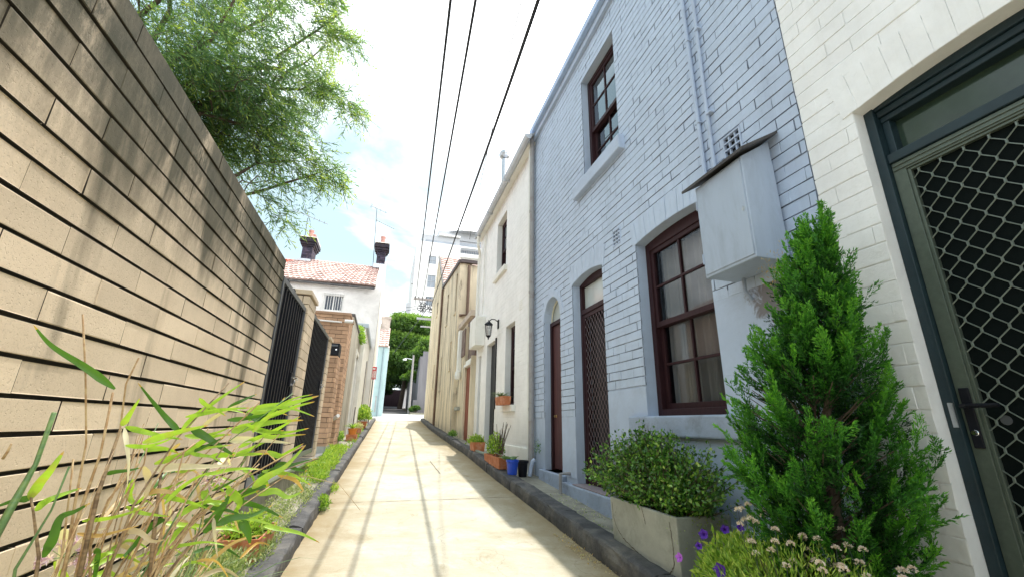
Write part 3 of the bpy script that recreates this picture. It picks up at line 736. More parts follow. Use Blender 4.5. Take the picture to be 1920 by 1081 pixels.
def simple_window(parent, M, u0, u1, v0, v1, frm, gls, nx=2, ny=2, bars=False, sill=True):
    mb = MB(); t = .05
    mb.mbox(M, u0, u1, v0, v0+t, -.12, -.04); mb.mbox(M, u0, u1, v1-t, v1, -.12, -.04); mb.mbox(M, u0, u0+t, v0+t, v1-t, -.12, -.04); mb.mbox(M, u1-t, u1, v0+t, v1-t, -.12, -.04)
    for i in range(1, nx): u = u0+(u1-u0)*i/nx; mb.mbox(M, u-.02, u+.02, v0+t, v1-t, -.11, -.045)
    for i in range(1, ny): v = v0+(v1-v0)*i/ny; mb.mbox(M, u0+t, u1-t, v-.02, v+.02, -.11, -.047)
    w = mb.build('window', frm, parent)
    p = MB(); p.mbox(M, u0+t*.5, u1-t*.5, v0+t*.5, v1-t*.5, -.10, -.09); p.build('pane', gls, w)
    if bars:
        b = MB(); n = 9
        for i in range(n): u = u0-.02+(u1-u0+.04)*i/(n-1); b.mbox(M, u-.007, u+.007, v0-.05, v1+.05, .03, .045)
        for v in (v0-.03, v1-.03, v1+.03): b.mbox(M, u0-.04, u1+.04, v-.008, v+.008, .028, .047)
        b.build('security_bars', M_white_metal, w)
    if sill: s = MB(); s.mbox(M, u0-.08, u1+.08, v0-.09, v0-.005, -.05, .06); s.build('sill', M_white_s, w, bevel=.008)
    return w
simple_window(hs, MF, -2.78, -2.03, 4.2, 4.88, M_white_metal, M_glass_d, 2, 1, True, False)
vent(hs, MF, -1.32, -1.12, 5.02, 5.14, M_grey_r)
def chimney(x0, x1, y0, y1, z0, z1, pots, flip=1):
    mb = MB(); xm = x1-x0
    bricks(mb, MY(y0), x0, x1, z0, z1-.42, .086, .23, .008, .01, .003, .001, [], z_off=z0, rg=random.Random(4)); bricks(mb, MX(x1,1), y0, y1, z0, z1-.42, .086, .23, .008, .01, .003, .001, [], z_off=z0, rg=random.Random(6))
    mb.box((x0,y0+.009,z0-.6),(x1-.009,y1,z1-.42))
    for i, (a, h0, h1) in enumerate(((.05,.42,.34),(.10,.34,.22),(.15,.22,.06),(.08,.06,0))):
        mb.box((x0-a, y0-a, z1-h0+.001*i), (x1+a, y1+a, z1-h1))
    ch = mb.build('chimney', M_soot, hs, bevel=.005)
    m2 = MB(); m2.box((x0-.14,y0-.14,z1+.001),(x1+.14,y1+.14,z1+.03)); m2.build('chimney_cap', M_white_s, ch)
    for (px, py) in pots:
        p = MB(); p.lathe((px,py,z1+.03), [(.15,0),(.15,.04),(.11,.06),(.095,.36),(.12,.38),(.12,.45),(.08,.45),(.07,.3),(0,.3)], 14); p.build('chimney_pot', M_pot, ch, smooth=False)
    m3 = MB(); m3.box((x0-.12,y0-.05,z0-.15),(x1+.0,y0-.01,z0+.06)); m3.build('flashing', M_galv, ch)
chimney(-4.35, -3.92, 20.2, 21.2, 6.95, 8.05, [(-4.13,20.45),(-4.1,20.95)])
chimney(-1.07, -.68, 20.2, 20.75, 7.10, 8.20, [(-.88,20.48)])
def antenna(base, top, booms, label):
    t = thing('tv_antenna', label, 'antenna', base)
    mb = MB(); mb.tube([base, top], .017, 6); mb.build('mast', M_ant, t)
    for (p, q, els) in booms:
        b = MB(); b.tube([p, q], .013, 5); P, Q = Vector(p), Vector(q); d = (Q-P).normalized(); s = d.cross(Vector((0,0,1))).normalized()
        for f, l in els:
            c = P.lerp(Q, f); b.tube([tuple(c - s*l - Vector((0,0,l*.3))), tuple(c + s*l + Vector((0,0,l*.3)))], .006, 4)
        b.build('boom', M_ant, t)
antenna((-4.45,20.9,7.0), (-4.5,20.9,9.35), [((-5.14,20.7,9.60),(-3.60,21.1,9.25), [(.0,.2),(.04,.22),(.12,.15),(.3,.14),(.45,.14),(.6,.12),(.75,.12),(.9,.12)])], 'thin television antenna with one long boom by the left chimney')
antenna((-1.22,20.9,7.0), (-1.38,20.9,10.36), [((-1.68,20.8,10.44),(-.87,21,10.26), [(.0,.16),(.06,.16),(.3,.1),(.6,.1),(.9,.1)]), ((-1.36,20.8,9.70),(-.42,21.0,9.42), [(.05,.12),(.2,.05)])], 'tall television antenna with two booms by the right chimney')

# --- parking sign
sg = thing('parking_sign', 'small red and white sign on a thin pole by the white wall', 'sign', (-.56, 18.6, gz(18.6)))
mb = MB(); mb.tube([(-.56,18.6,gz(18.6)),(-.56,18.6,2.12)], .022, 8); mb.build('pole', M_greyrail, sg)
mb = MB(); mb.box((-.665,18.56,1.64),(-.455,18.575,2.14)); s_ = mb.build('sign_plate', pmat('sign_red', (.60,.03,.04), .05, 5, .4, 20, 0), sg, bevel=.003)
mb = MB(); mb.box((-.64,18.553,1.68),(-.48,18.558,1.98)); mb.box((-.61,18.553,2.03),(-.51,18.558,2.09)); mb.build('white_panel', M_white_metal, s_)
mb = MB()
for i, (a, b, c, d) in enumerate([(-.62,-.50,1.93,1.955),(-.62,-.595,1.84,1.92),(-.56,-.535,1.84,1.92),(-.62,-.50,1.80,1.822),(-.60,-.52,1.75,1.77),(-.62,-.50,1.70,1.722)]): mb.box((a,18.549,c),(b,18.5525,d))
mb.build('red_marks', s_.data.materials[0], s_)

# --- pale blue house further on
bh = thing('blue_house', 'pale blue rendered house with tiled roof just beyond the white house', 'house', (-3, 28, gz(28)))
MF2 = MY(28.0)
mb = MB(); mb.mbox(MF2, -8, -.10, 0, 4.55, -.25, 0); mb.box((-.35,28.001,0),(-.10,34,4.55)); mb.build('wall', M_ltblue, bh)
mb = MB(); tiled_roof(mb, (-8,27.9,4.5),(-.14,27.9,4.5),(-.14,31,6.3),(-8,31,6.3), 9, 34); mb.build('roof', M_tile, bh)
mb = MB(); mb.box((-.18,27.95,4.45),(-.06,34,4.56)); mb.build('barge_board', M_white_s, bh)
mb = MB(); mb.box((-.80,30.6,5.2),(-.20,31.3,7.0)); mb.box((-.84,30.55,6.9),(-.16,31.35,7.05)); mb.build('chimney', pmat('rendered_chimney', (.5,.45,.4), .15, 3, .8, 20, .01, dirt=(.15,.12,.1), dscale=2, damt=.6), bh)
mb = MB(); mb.tube([(-.38,27.95,.3),(-.38,27.95,4.4)], .05, 8); mb.build('downpipe', pmat('grey_blue_pipe', (.30,.40,.45), .1, 3, .5, 20, 0), bh)
mb = MB(); mb.box((-1.2,27.97,2.0),(-.12,27.999,2.06)); mb.build('string_course', M_ltblue, bh)
mb = MB(); mb.mbox(MF2, -.58, -.5, .55, 1.5, 0, .02); mb.build('meter_plate', M_galv, bh)
# ================================================================== RIGHT SIDE
MR = MX(2.25, -1)
# --- blue grey house
bg = thing('terrace_house', 'blue grey painted brick house with maroon doors and windows', 'house', (2.4, 4.1, gz(4)))
UW = (3.63, 4.54, 3.085, 4.68); BW = (2.51, 3.47, .09, 1.77); D1 = (5.46, 6.12, -.60, 1.83); D2 = (4.18, 5.03, -.66, 1.87)
holes = [UW, BW, D1, D2, (3.73,3.90,1.87,2.05), (2.04,2.21,1.84,2.07)]
def keepb(u, v, rg):
    # the lower wall was rendered smooth: bricks stop there
    if v < .34 and u < 4.6: return False
    if v < .10: return False
    if 1.6 < u < 2.55 and v < .9: return False
    return True
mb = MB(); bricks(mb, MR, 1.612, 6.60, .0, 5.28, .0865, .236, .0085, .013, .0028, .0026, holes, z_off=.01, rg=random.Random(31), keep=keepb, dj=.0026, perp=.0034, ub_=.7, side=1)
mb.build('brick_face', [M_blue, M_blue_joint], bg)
mb = MB(); slab(mb, MR, 1.612, 6.60, -1.25, 5.28, -.26, -.0095, holes); mb.build('wall', M_blue, bg)
mb = MB(); slab(mb, MR, 1.613, 6.59, .12, 5.27, -.0094, -.0080, [(h[0]-.03,h[1]+.03,h[2]-.03,h[3]+.02) for h in holes] + [(1.6,2.60,.1,.95),(2.6,4.7,.1,.40)]); mb.build('brick_joint', M_blue_joint, bg)
mb = MB(); rg = random.Random(8)
# smooth render coat low on the wall
slab(mb, MR, 1.612, 4.6, -.60, .345, -.009, -.001, [BW, D1, D2]); mb.build('render_coat', M_blue_smooth, bg)
mb = MB(); slab(mb, MR, 4.601, 5.46, -.60, .10, -.009, -.001, [D2]); mb.build('render_coat', M_blue_smooth, bg)
mb = MB(); slab(mb, MR, 1.612, 2.509, .346, .93, -.009, -.001, []); mb.build('render_coat', M_blue_smooth, bg)
for (ua, ub, zs, rise, zt) in ((BW[0],BW[1],1.722,.034,BW[3]), (D2[0],D2[1],1.770,.06,D2[3])):
    mb = MB(); c, zc, R = arch_fill(mb, MR, ua, ub, zs, rise, zt, -.26, .001); voussoirs(mb, MR, c, zc, R, (ub-ua)/2+.04, .235, .078, -.012, .0045, joint=.004, rg=rg); mb.build('brick_arch', M_blue, bg)
mb = MB(); c, zc, R = arch_fill(mb, MR, D1[0], D1[1], 1.50, .325, D1[3], -.26, .001, n=20); voussoirs(mb, MR, c, zc, R, (D1[1]-D1[0])/2+.0, .11, .09, -.012, .005, joint=.004, rg=rg); mb.build('brick_arch', M_blue, bg)
# sills
mb = MB(); mb.mbox(MR, 3.53, 4.78, 2.90, 3.08, -.15, .075); mb.build('sill', M_blue_smooth, bg, bevel=.012)
mb = MB(); mb.mbox(MR, 2.34, 3.72, -.075, .088, -.20, .052); mb.build('sill', M_blue_dark, bg, bevel=.014)
sash_window(bg, MR, *UW, -.10, M_maroon, 3.83, 2, curtain=None, back=.6, fw=.06, glass=M_glass_m)
sash_window(bg, MR, BW[0], BW[1], BW[2], BW[3], -.11, M_maroon, .90, 2, curtain='full', back=.5, head=.06, fw=.065)
vent(bg, MR, 3.73, 3.90, 1.87, 2.05, M_blue_smooth); vent(bg, MR, 2.04, 2.21, 1.84, 2.07, M_blue_smooth)
# far door with arched fanlight
mb = MB(); t = .05
mb.mbox(MR, D1[0], D1[0]+t, D1[2], 1.50, -.2, -.10); mb.mbox(MR, D1[1]-t, D1[1], D1[2], 1.50, -.2, -.10); mb.mbox(MR, D1[0]+t, D1[1]-t, 1.44, 1.50, -.2, -.10)
fr = mb.build('door_frame', M_maroon, bg, bevel=.004)
mb = MB(); mb.mbox(MR, D1[0]+t, D1[1]-t, D1[2]+.02, 1.44, -.17, -.135); d_ = mb.build('door', M_maroon_l, bg, bevel=.004)
mb = MB(); mb.mbox(MR, 5.735, 5.775, .96, 1.06, -.135, -.130); mb.mbox(MR, 5.725, 5.785, .95, .958, -.135, -.127); mb.mbox(MR, 5.725, 5.785, 1.062, 1.07, -.135, -.127); mb.build('number_plate', M_white_metal, d_)
mb = MB(); mb.mbox(MR, 5.69, 5.728, .955, 1.065, -.135, -.129); mb.build('number_plate', M_dark, d_)
mb = MB(); mb.lathe((2.25+.135, 5.99, .12), [(0,-.03),(.016,-.03),(.016,-.004),(.022,0)], 12, axis='x'); mb.build('lock', M_brass, d_)
mb = MB(); n = 18; cx = (D1[0]+D1[1])/2; hw = (D1[1]-D1[0])/2
mb.prism(MR, [(cx+hw*math.cos(math.pi*i/n), 1.50+.325*math.sin(math.pi*i/n)) for i in range(n+1)], -.16, -.15); mb.build('fanlight', M_glass_f, bg)
mb = MB()
pts = [MR(cx+hw*.98*math.cos(math.pi*i/n), 1.505+.315*math.sin(math.pi*i/n), -.13) for i in range(n+1)]; mb.tube(pts, .014, 6); mb.build('fanlight_frame', pmat('cream_trim', (.7,.66,.5), .1, 5, .5, 30, 0), bg)
mb = MB(); mb.mbox(MR, D1[0]-.1, D1[1]+.12, gz(5.8)-.1, D1[2], -.26, .05); mb.build('doorstep', M_blue_dark, bg, bevel=.012)
# near maroon door: fanlight, timber door in the dark, diamond screen
t = .055
mb = MB(); mb.mbox(MR, D2[0], D2[0]+t, D2[2], D2[3]-.02, -.21, -.11); mb.mbox(MR, D2[1]-t, D2[1], D2[2], D2[3]-.02, -.21, -.11); mb.mbox(MR, D2[0]+t, D2[1]-t, 1.37, 1.43, -.21, -.105); mb.mbox(MR, D2[0]+t, D2[1]-t, 1.74, D2[3], -.21, -.11)
mb.build('door_frame', M_maroon, bg, bevel=.004)
mb = MB(); mb.mbox(MR, D2[0]+t, D2[1]-t, 1.43, 1.74, -.17, -.16); mb.build('fanlight', M_glass_f, bg)
a, b, c, e = D2[0]+t, D2[1]-t, D2[2]+.015, 1.368; t2 = .05
mb = MB(); mb.mbox(MR, a, a+t2, c, e, -.15, -.12); mb.mbox(MR, b-t2, b, c, e, -.15, -.12); mb.mbox(MR, a+t2, b-t2, e-t2, e, -.15, -.12); mb.mbox(MR, a+t2, b-t2, c, c+.16, -.15, -.12)
sd = mb.build('screen_door', M_maroon, bg, bevel=.003)
mb = MB(); diamond(mb, MR, a+t2, b-t2, c+.16, e-t2, .075, .10, .0036, -.132, a+t2, c); mb.build('diamond_grille', M_mesh_m, sd)
mb = MB(); mb.mbox(MR, a, b, c, e, -.26, -.22); mb.mbox(MR, a+.10, b-.12, c+.2, e-.12, -.22, -.212); mb.build('timber_door', M_night, bg)
mb = MB()   # folds of a dark cloth behind the screen
for i in range(26):
    u = a+.04+(b-a-.25)*i/26; mb.quad(MR(u,c+.1,-.19-.012*(i%2)), MR(u+.022,c+.1,-.19-.012*((i+1)%2)), MR(u+.022,e-.1,-.19-.012*((i+1)%2)), MR(u,e-.1,-.19-.012*(i%2)))
mb.build('door_curtain', pmat('dark_cloth', (.05,.045,.05), .3, 12, .9, 40, 0), bg, fix=False)
mb = MB(); mb.mbox(MR, 3.3, 5.34, gz(4.5)-.12, D2[2]-.004, -.26, .075); mb.build('plinth', M_blue_dark, bg, bevel=.014)
mb = MB(); mb.mbox(MR, 1.615, 3.29, gz(3)-.2, -.60, -.20, .02); mb.build('plinth', M_blue_smooth, bg, bevel=.01)
mb = MB(); mb.mbox(MR, D2[0]-.02, D2[1]+.0, D2[2]-.003, D2[2]+.012, -.2, .06); mb.build('threshold', pmat('mauve_grey_threshold', (.30,.25,.27), .1, 6, .6, 30, .001), bg, bevel=.004)
# gutter, fascia, roof
mb = MB(); mb.box((2.13, 1.62, 5.20), (2.235, 6.56, 5.32)); mb.build('gutter', M_gutter_b, bg, bevel=.012)
mb = MB(); mb.box((2.20, 1.62, 5.10), (2.249, 6.56, 5.195)); mb.build('fascia', M_blue_smooth, bg)
mb = MB(); mb.add([(2.15,1.62,5.33),(2.15,6.6,5.33),(7.5,6.6,8.2),(7.5,1.62,8.2),(2.15,1.62,5.29),(2.15,6.6,5.29),(7.5,6.6,8.16),(7.5,1.62,8.16)], [(0,1,2,3),(4,5,6,7),(0,1,5,4),(1,2,6,5),(2,3,7,6),(3,0,4,7)]); mb.build('roof', M_gutter, bg)
mb = MB(); mb.box((2.55,1.62,-1.2),(7.5,6.59,5.2)); mb.build('house_body', M_night, bg)
# pipes
mb = MB(); mb.tube([(2.19, 6.55, gz(6.55)+.06), (2.19, 6.55, 5.2)], .042, 12)
for z in (.2, 2.1, 3.6): mb.tube([(2.19,6.55,z),(2.19,6.55,z+.05)], .048, 12)
mb.build('downpipe', M_pipe, bg)
for (yb, yt, rr, zb) in ((2.405, 2.40, .017, 1.72), (2.30, 2.27, .014, 1.72)):
    mb = MB(); mb.tube([(2.228, yb, zb), (2.228, yb-.005, 2.6), (2.228, yt, 3.8), (2.228, yt-.01, 5.15)], rr, 8)
    for z in (2.35, 3.2, 4.2): mb.mbox(MR, yt-.024, yt+.024, z, z+.014, -.01, .040)
    mb.build('conduit', M_blue_smooth, bg)
mb = MB(); mb.tube([(2.17,6.32,gz(6.3)+.30),(2.14,6.32,gz(6.3)+.28),(2.12,6.33,gz(6.3)+.20),(2.10,6.34,gz(6.3)+.08)], .028, 10); mb.build('waste_pipe', M_blue_smooth, bg)
mb = MB(); mb.tube([(2.25,5.22,-.56),(2.12,5.22,-.56),(2.12,5.22,-.82)], .022, 8); mb.build('waste_pipe', M_pipe, bg)

# --- meter box
mx = thing('meter_box', 'large blue grey metal meter box under a dark slab above the maroon window', 'meter box', (2.12, 2.04, .95))
mb = MB(); mb.box((1.98,1.825,.945),(2.232,2.25,1.62)); mb.build('box_body', M_boxblue, mx, bevel=.006)
mb = MB(); mb.box((1.974,1.835,.965),(1.9795,2.24,1.60)); mb.build('box_door', M_boxblue, mx, bevel=.003)
mb = MB(); mb.add([(1.93,1.76,1.615),(1.93,2.33,1.615),(2.24,2.33,1.80),(2.24,1.76,1.80),(1.93,1.76,1.635),(1.93,2.33,1.635),(2.24,2.33,1.82),(2.24,1.76,1.82)], [(0,1,2,3),(4,5,6,7),(0,1,5,4),(1,2,6,5),(2,3,7,6),(3,0,4,7)])
mb.build('slab_roof', pmat('dark_slate', (.07,.065,.065), .3, 7, .7, 30, .003), mx)
mb = MB(); mb.add([(1.985,1.83,1.62),(1.985,2.245,1.62),(2.23,2.245,1.78),(2.23,1.83,1.78),(2.23,2.245,1.62),(2.23,1.83,1.62)], [(0,3,5),(1,4,2),(0,1,2,3),(3,2,4,5)]); mb.build('gable_cheek', M_boxblue, mx)
mb = MB()
for z in (1.08, 1.48): mb.tube([(1.973,2.243,z-.035),(1.973,2.243,z+.035)], .006, 8)
mb.build('hinge', M_blue_dark, mx)
mb = MB(); mb.lathe((1.979,1.86,1.27), [(0,-.006),(.012,-.006),(.014,0)], 10, axis='x'); mb.box((1.970,1.857,1.255),(1.974,1.863,1.285)); mb.build('latch', M_galv, mx)
mb = MB(); mb.mbox(MX(1.979,-1), 1.84, 2.235, .97, .985, 0, .0035); mb.mbox(MX(1.979,-1), 1.84, 2.235, 1.58, 1.595, 0, .0035); mb.build('door_lip', M_boxblue, mx)
mb = MB(); mb.tube([(2.20,2.16,.945),(2.20,2.16,.86),(2.235,2.15,.80)], .012, 8); mb.build('cable_tail', M_blue_dark, mx)

# --- near white house
nw = thing('terrace_house', 'cream white painted brick house with dark green door nearest the camera', 'house', (2.4, 0, gz(0)))
DW = (.39, 1.33, -1.0, 1.70)
MN = MX(2.243, -1)
mb = MB(); bricks(mb, MN, -3.2, 1.60, -1.3, 5.4, .0975, .25, .0045, .009, .0030, .0024, [DW], z_off=-.006, rg=random.Random(41), dj=.0016, perp=.001, ub_=.4)
mb.build('brick_face', M_cream, nw)
mb = MB(); slab(mb, MN, -3.2, 1.60, -1.3, 5.4, -.24, -.006, [DW]); mb.build('wall', M_cream, nw)
mb = MB(); c, zc, R = arch_fill(mb, MN, DW[0], DW[1], 1.612, .032, DW[3], -.24, .002); voussoirs(mb, MN, c, zc, R, .52, .24, .085, -.01, .004, joint=.003, rg=random.Random(2)); mb.build('brick_arch', M_cream, nw)
mb = MB(); t = .06
mb.mbox(MN, DW[1]-.045, DW[1], DW[2], DW[3], -.20, -.075); mb.mbox(MN, DW[0], DW[0]+.045, DW[2], DW[3], -.20, -.075)
for i, (z0, z1, d1) in enumerate(((1.60,1.70,-.085),(1.565,1.60,-.10),(1.535,1.565,-.115))): mb.mbox(MN, DW[0]+.045, DW[1]-.045, z0, z1, -.2, d1)
mb.mbox(MN, DW[0]+.045, DW[1]-.045, 1.285, 1.335, -.20, -.088); mb.mbox(MN, DW[1]-.08, DW[1]-.045, 1.335, 1.535, -.2, -.12)
df = mb.build('door_frame', M_green_t, nw, bevel=.004)
mb = MB(); mb.mbox(MN, DW[0]+.045, DW[1]-.08, 1.335, 1.535, -.19, -.17); mb.build('transom_pane', M_glass_g, df)
a, b, c, e = DW[0]+.05, DW[1]-.047, DW[2]+.02, 1.282
mb = MB()
for k, (i0, i1, dd) in enumerate(((0,.055,-.10),(.055,.068,-.108))):
    mb.mbox(MN, a+i0, a+i1, c+i0, e-i0, -.13, dd); mb.mbox(MN, b-i1, b-i0, c+i0, e-i0, -.13, dd); mb.mbox(MN, a+i1, b-i1, e-i1, e-i0, -.13, dd+.0005); mb.mbox(MN, a+i1, b-i1, c+i0, c+i1, -.13, dd+.0005)
mb.mbox(MN, a+.005, b-.005, e-.022, e-.014, -.1, -.094); mb.mbox(MN, a+.005, b-.005, e-.045, e-.037, -.1, -.094)
sd = mb.build('screen_door', M_green_f, nw, bevel=.002)
mb = MB(); diamond(mb, MN, a+.066, b-.066, c+.066, e-.066, .0868, .1055, .0027, -.118, .929, 1.201); mb.build('diamond_grille', M_mesh, sd)
mb = MB(); mb.mbox(MN, a+.06, b-.06, c+.06, e-.06, -.132, -.129); mb.build('insect_screen', M_flyscreen, sd)
# lever handle
hz = .06; hy = DW[1]-.047-.03
mb = MB(); mb.mbox(MN, hy-.018, hy+.018, hz-.12, hz+.12, -.10, -.092); hp = mb.build('handle_plate', M_dark, sd, bevel=.004)
mb = MB(); mb.tube([MN(hy,hz+.045,-.094), MN(hy,hz+.045,-.055), MN(hy-.02,hz+.045,-.05), MN(hy-.12,hz+.045,-.05)], .009, 8); mb.build('lever', M_dark, hp)
mb = MB(); mb.lathe(MN(hy,hz-.06,-.092), [(0,-.012),(.008,-.012),(.010,-.002),(.012,0)], 12, axis='x'); mb.build('keyhole', M_chrome, hp)
mb = MB(); mb.lathe(MN(hy-.09,hz-.01,-.115), [(0,.012),(.018,.012),(.020,.018),(.022,.02)], 14, axis='x'); mb.build('inner_knob', M_greyrail, sd)
mb = MB(); mb.mbox(MN, DW[1]-.04, DW[1]-.022, .02, .12, -.074, -.070); mb.build('strike_plate', M_galv, df)
mb = MB(); mb.box((2.5,-3.2,-1.2),(7.5,1.6,5.3)); mb.build('house_body', M_night, nw)
mb = MB(); mb.add([(2.16,-3.2,5.42),(2.16,1.6,5.42),(7.5,1.6,8.4),(7.5,-3.2,8.4),(2.16,-3.2,5.38),(2.16,1.6,5.38),(7.5,1.6,8.36),(7.5,-3.2,8.36)], [(0,1,2,3),(4,5,6,7),(0,1,5,4),(1,2,6,5),(2,3,7,6),(3,0,4,7)]); mb.build('roof', M_gutter, nw)

# --- white cottage beyond
wc = thing('terrace_house', 'white painted brick cottage with black lantern beyond the blue grey house', 'house', (2.4, 9, gz(9)))
MC = MX(2.245, -1)
WU = (8.50, 9.36, 3.30, 4.66); WL = (7.70, 8.38, .34, 1.90); DD = (9.18, 10.10, -.42, 1.80); GP = (10.72, 11.02, -.35, 1.66)
hol = [WU, WL, DD, GP]
mb = MB(); bricks(mb, MC, 6.61, 11.38, -.3, 5.16, .0865, .236, .005, .007, .003, .002, hol, z_off=.03, rg=random.Random(51), dj=.001, perp=.001, ub_=.4, keep=lambda u,v,r: v > -.28)
mb.build('brick_face', M_white, wc)
mb = MB(); slab(mb, MC, 6.61, 11.38, -1.1, 5.16, -.26, -.004, hol); mb.build('wall', M_white, wc)
mb = MB(); mb.mbox(MC, 6.62, 9.15, -1.0, -.36, -.1, .02); mb.build('plinth', M_white_s, wc, bevel=.012)
mb = MB(); mb.mbox(MC, 9.15, 11.36, -.9, -.42, -.1, .035); mb.build('doorstep', M_white_s, wc, bevel=.012)
mb = MB(); mb.mbox(MC, 8.40, 9.46, 3.17, 3.295, -.12, .07); mb.build('sill', M_white_s, wc, bevel=.01)
mb = MB(); mb.mbox(MC, 7.62, 8.46, .22, .335, -.12, .07); mb.build('sill', M_white_s, wc, bevel=.01)
sash_window(wc, MC, *WU, -.12, M_maroon, 3.92, 2, glass=M_glass_d, fw=.06)
sash_window(wc, MC, *WL, -.12, M_maroon, 1.05, 2, glass=M_glass_d, fw=.06)
vent(wc, MC, 7.25, 7.42, 2.02, 2.2, M_white_s)
mb = MB(); mb.mbox(MC, DD[0], DD[1], DD[2], DD[3], -.16, -.12); d_ = mb.build('door', M_dark, wc, bevel=.004)
mb = MB()
for (u0,u1) in ((9.26,9.58),(9.70,10.02)):
    for (z0,z1) in ((-.30,.35),(.50,1.15),(1.25,1.68)): mb.mbox(MC, u0, u1, z0, z1, -.12, -.105)
mb.build('door_panel', M_dark, d_, bevel=.004)
mb = MB(); mb.tube([MC(9.3,.3,-.1), MC(9.3,.3,-.05), MC(9.3,.42,-.045), MC(9.3,.42,-.1)], .012, 8); mb.mbox(MC, 9.35, 9.6, -.22, -.17, -.105, -.098); mb.mbox(MC, 9.35, 9.6, -.02, .02, -.105, -.098); mb.build('handle', M_galv, d_)
mb = MB(); mb.mbox(MC, 9.10, 9.185, .30, 1.82, -.1, .025); mb.build('open_shutter', M_dark, wc, bevel=.004)
mb = MB(); mb.mbox(MC, GP[0], GP[1], GP[2], GP[3], -.24, -.2); mb.build('side_passage', M_night, wc)
mb = MB(); mb.box((2.55,6.62,-1),(7.5,11.36,5.1)); mb.build('house_body', M_night, wc)
mb = MB()
for i in range(9):
    a0 = math.pi*i/8
n = 8; prof = [(2.06+.06*math.cos(math.pi+math.pi*i/n), 5.09+.09*math.sin(math.pi+math.pi*i/n)) for i in range(n+1)]
for (y0, y1) in ((6.35, 7.9), (7.9, 9.5), (9.5, 10.95)):
    P = [(x, y0, z) for x, z in prof] + [(x, y1, z) for x, z in prof]
    mb.add(P, [(i, i+1, n+2+i, n+1+i) for i in range(n)] + [tuple(range(n+1)), tuple(range(2*n+1, n, -1))])
    mb.box((1.99, y1-.03, 4.985), (2.13, y1, 5.10))
mb.box((1.995,6.35,5.09),(2.125,10.95,5.10)); mb.build('gutter', M_gutter, wc, fix=False)
mb = MB(); mb.box((2.12, 6.55, 5.04), (2.26, 11.36, 5.16)); mb.build('soffit', M_white_s, wc)
mb = MB(); mb.add([(2.04,6.4,5.12),(2.04,11.38,5.12),(7.5,11.38,7.6),(7.5,6.4,7.6),(2.04,6.4,5.105),(2.04,11.38,5.105),(7.5,11.38,7.56),(7.5,6.4,7.56)], [(0,1,2,3),(4,5,6,7),(0,1,5,4),(1,2,6,5),(2,3,7,6),(3,0,4,7)]); mb.build('roof', M_gutter, wc)
mb = MB(); mb.tube([(2.06,10.9,5.0),(2.08,10.95,4.75),(2.19,11.2,4.6),(2.19,11.3,4.4),(2.19,11.3,2.6)], .04, 10); mb.build('downpipe', M_white_s, wc)
mb = MB(); mb.tube([(2.20,10.6,5.0),(2.20,10.6,2.7)], .022, 8); mb.build('conduit', M_white_s, wc)
mb = MB(); mb.tube([(2.19,6.66,gz(6.6)),(2.19,6.66,5.0)], .03, 8); mb.build('conduit', M_white_s, wc)
fl = MB(); fl.lathe((2.8,11.05,5.2), [(.085,0),(.085,2.55),(.075,2.56),(.0,2.56)], 12); fl.lathe((2.8,11.05,7.78), [(.05,0),(.15,.05),(.18,.13),(.15,.22),(.05,.27)], 14); fl.tube([(2.8,11.05,7.7),(2.8,11.05,7.9)],.03,6); fl.build('roof_flue', M_galv, wc)

mb2 = thing('meter_box', 'white boxed meter cupboard on the white cottage above the narrow passage', 'meter box', (2.12,10.8,1.85))
mb = MB(); mb.box((2.0,10.4,1.86),(2.243,11.2,2.60)); mb.build('box_body', M_white_s, mb2, bevel=.006)
mb = MB(); mb.box((2.03,10.392,1.9),(2.13,10.3995,2.56)); mb.build('box_door', M_white_s, mb2, bevel=.003)

# wall lantern
wl = thing('wall_lantern', 'black wall lantern with clear glass beside the dark door of the white cottage', 'lantern', (2.24, 9.0, 2.1))
mb = MB(); mb.box((2.222,8.955,2.0),(2.2445,9.045,2.20)); mb.build('back_plate', M_dark, wl, bevel=.004)
mb = MB(); mb.tube([(2.23,9.0,2.15),(2.16,9.0,2.20),(2.08,9.0,2.20),(2.03,9.0,2.15),(2.02,9.0,2.10)], .011, 8); mb.build('bracket', M_dark, wl)
mb = MB(); mb.lathe((2.02,9,2.12), [(0,.06),(.012,.055),(.014,.03),(.03,.02),(.075,-.02),(.095,-.045),(.09,-.055),(.0,-.055)], 12)
mb.lathe((2.02,9,1.80), [(0,-.06),(.012,-.05),(.014,-.02),(.035,0),(.055,.02),(.055,.03),(0,.03)], 12); mb.build('lantern_cap', M_dark, wl)
mb = MB()
for i in range(6):
    a = math.pi*2*i/6; mb.tube([(2.02+.055*math.cos(a),9+.055*math.sin(a),1.83),(2.02+.08*math.cos(a),9+.08*math.sin(a),2.065)], .004, 4)
mb.build('cage', M_dark, wl)
mb = MB(); mb.lathe((2.02,9,1.83), [(.048,0),(.074,.235)], 12); mb.build('lantern_glass', mk_glass('lantern_glass', alpha=.9), wl)
mb = MB(); mb.lathe((2.02,9,1.85), [(.015,0),(.015,.08),(.03,.10),(.03,.14),(0,.17)], 10); mb.build('bulb', M_white_metal, wl)

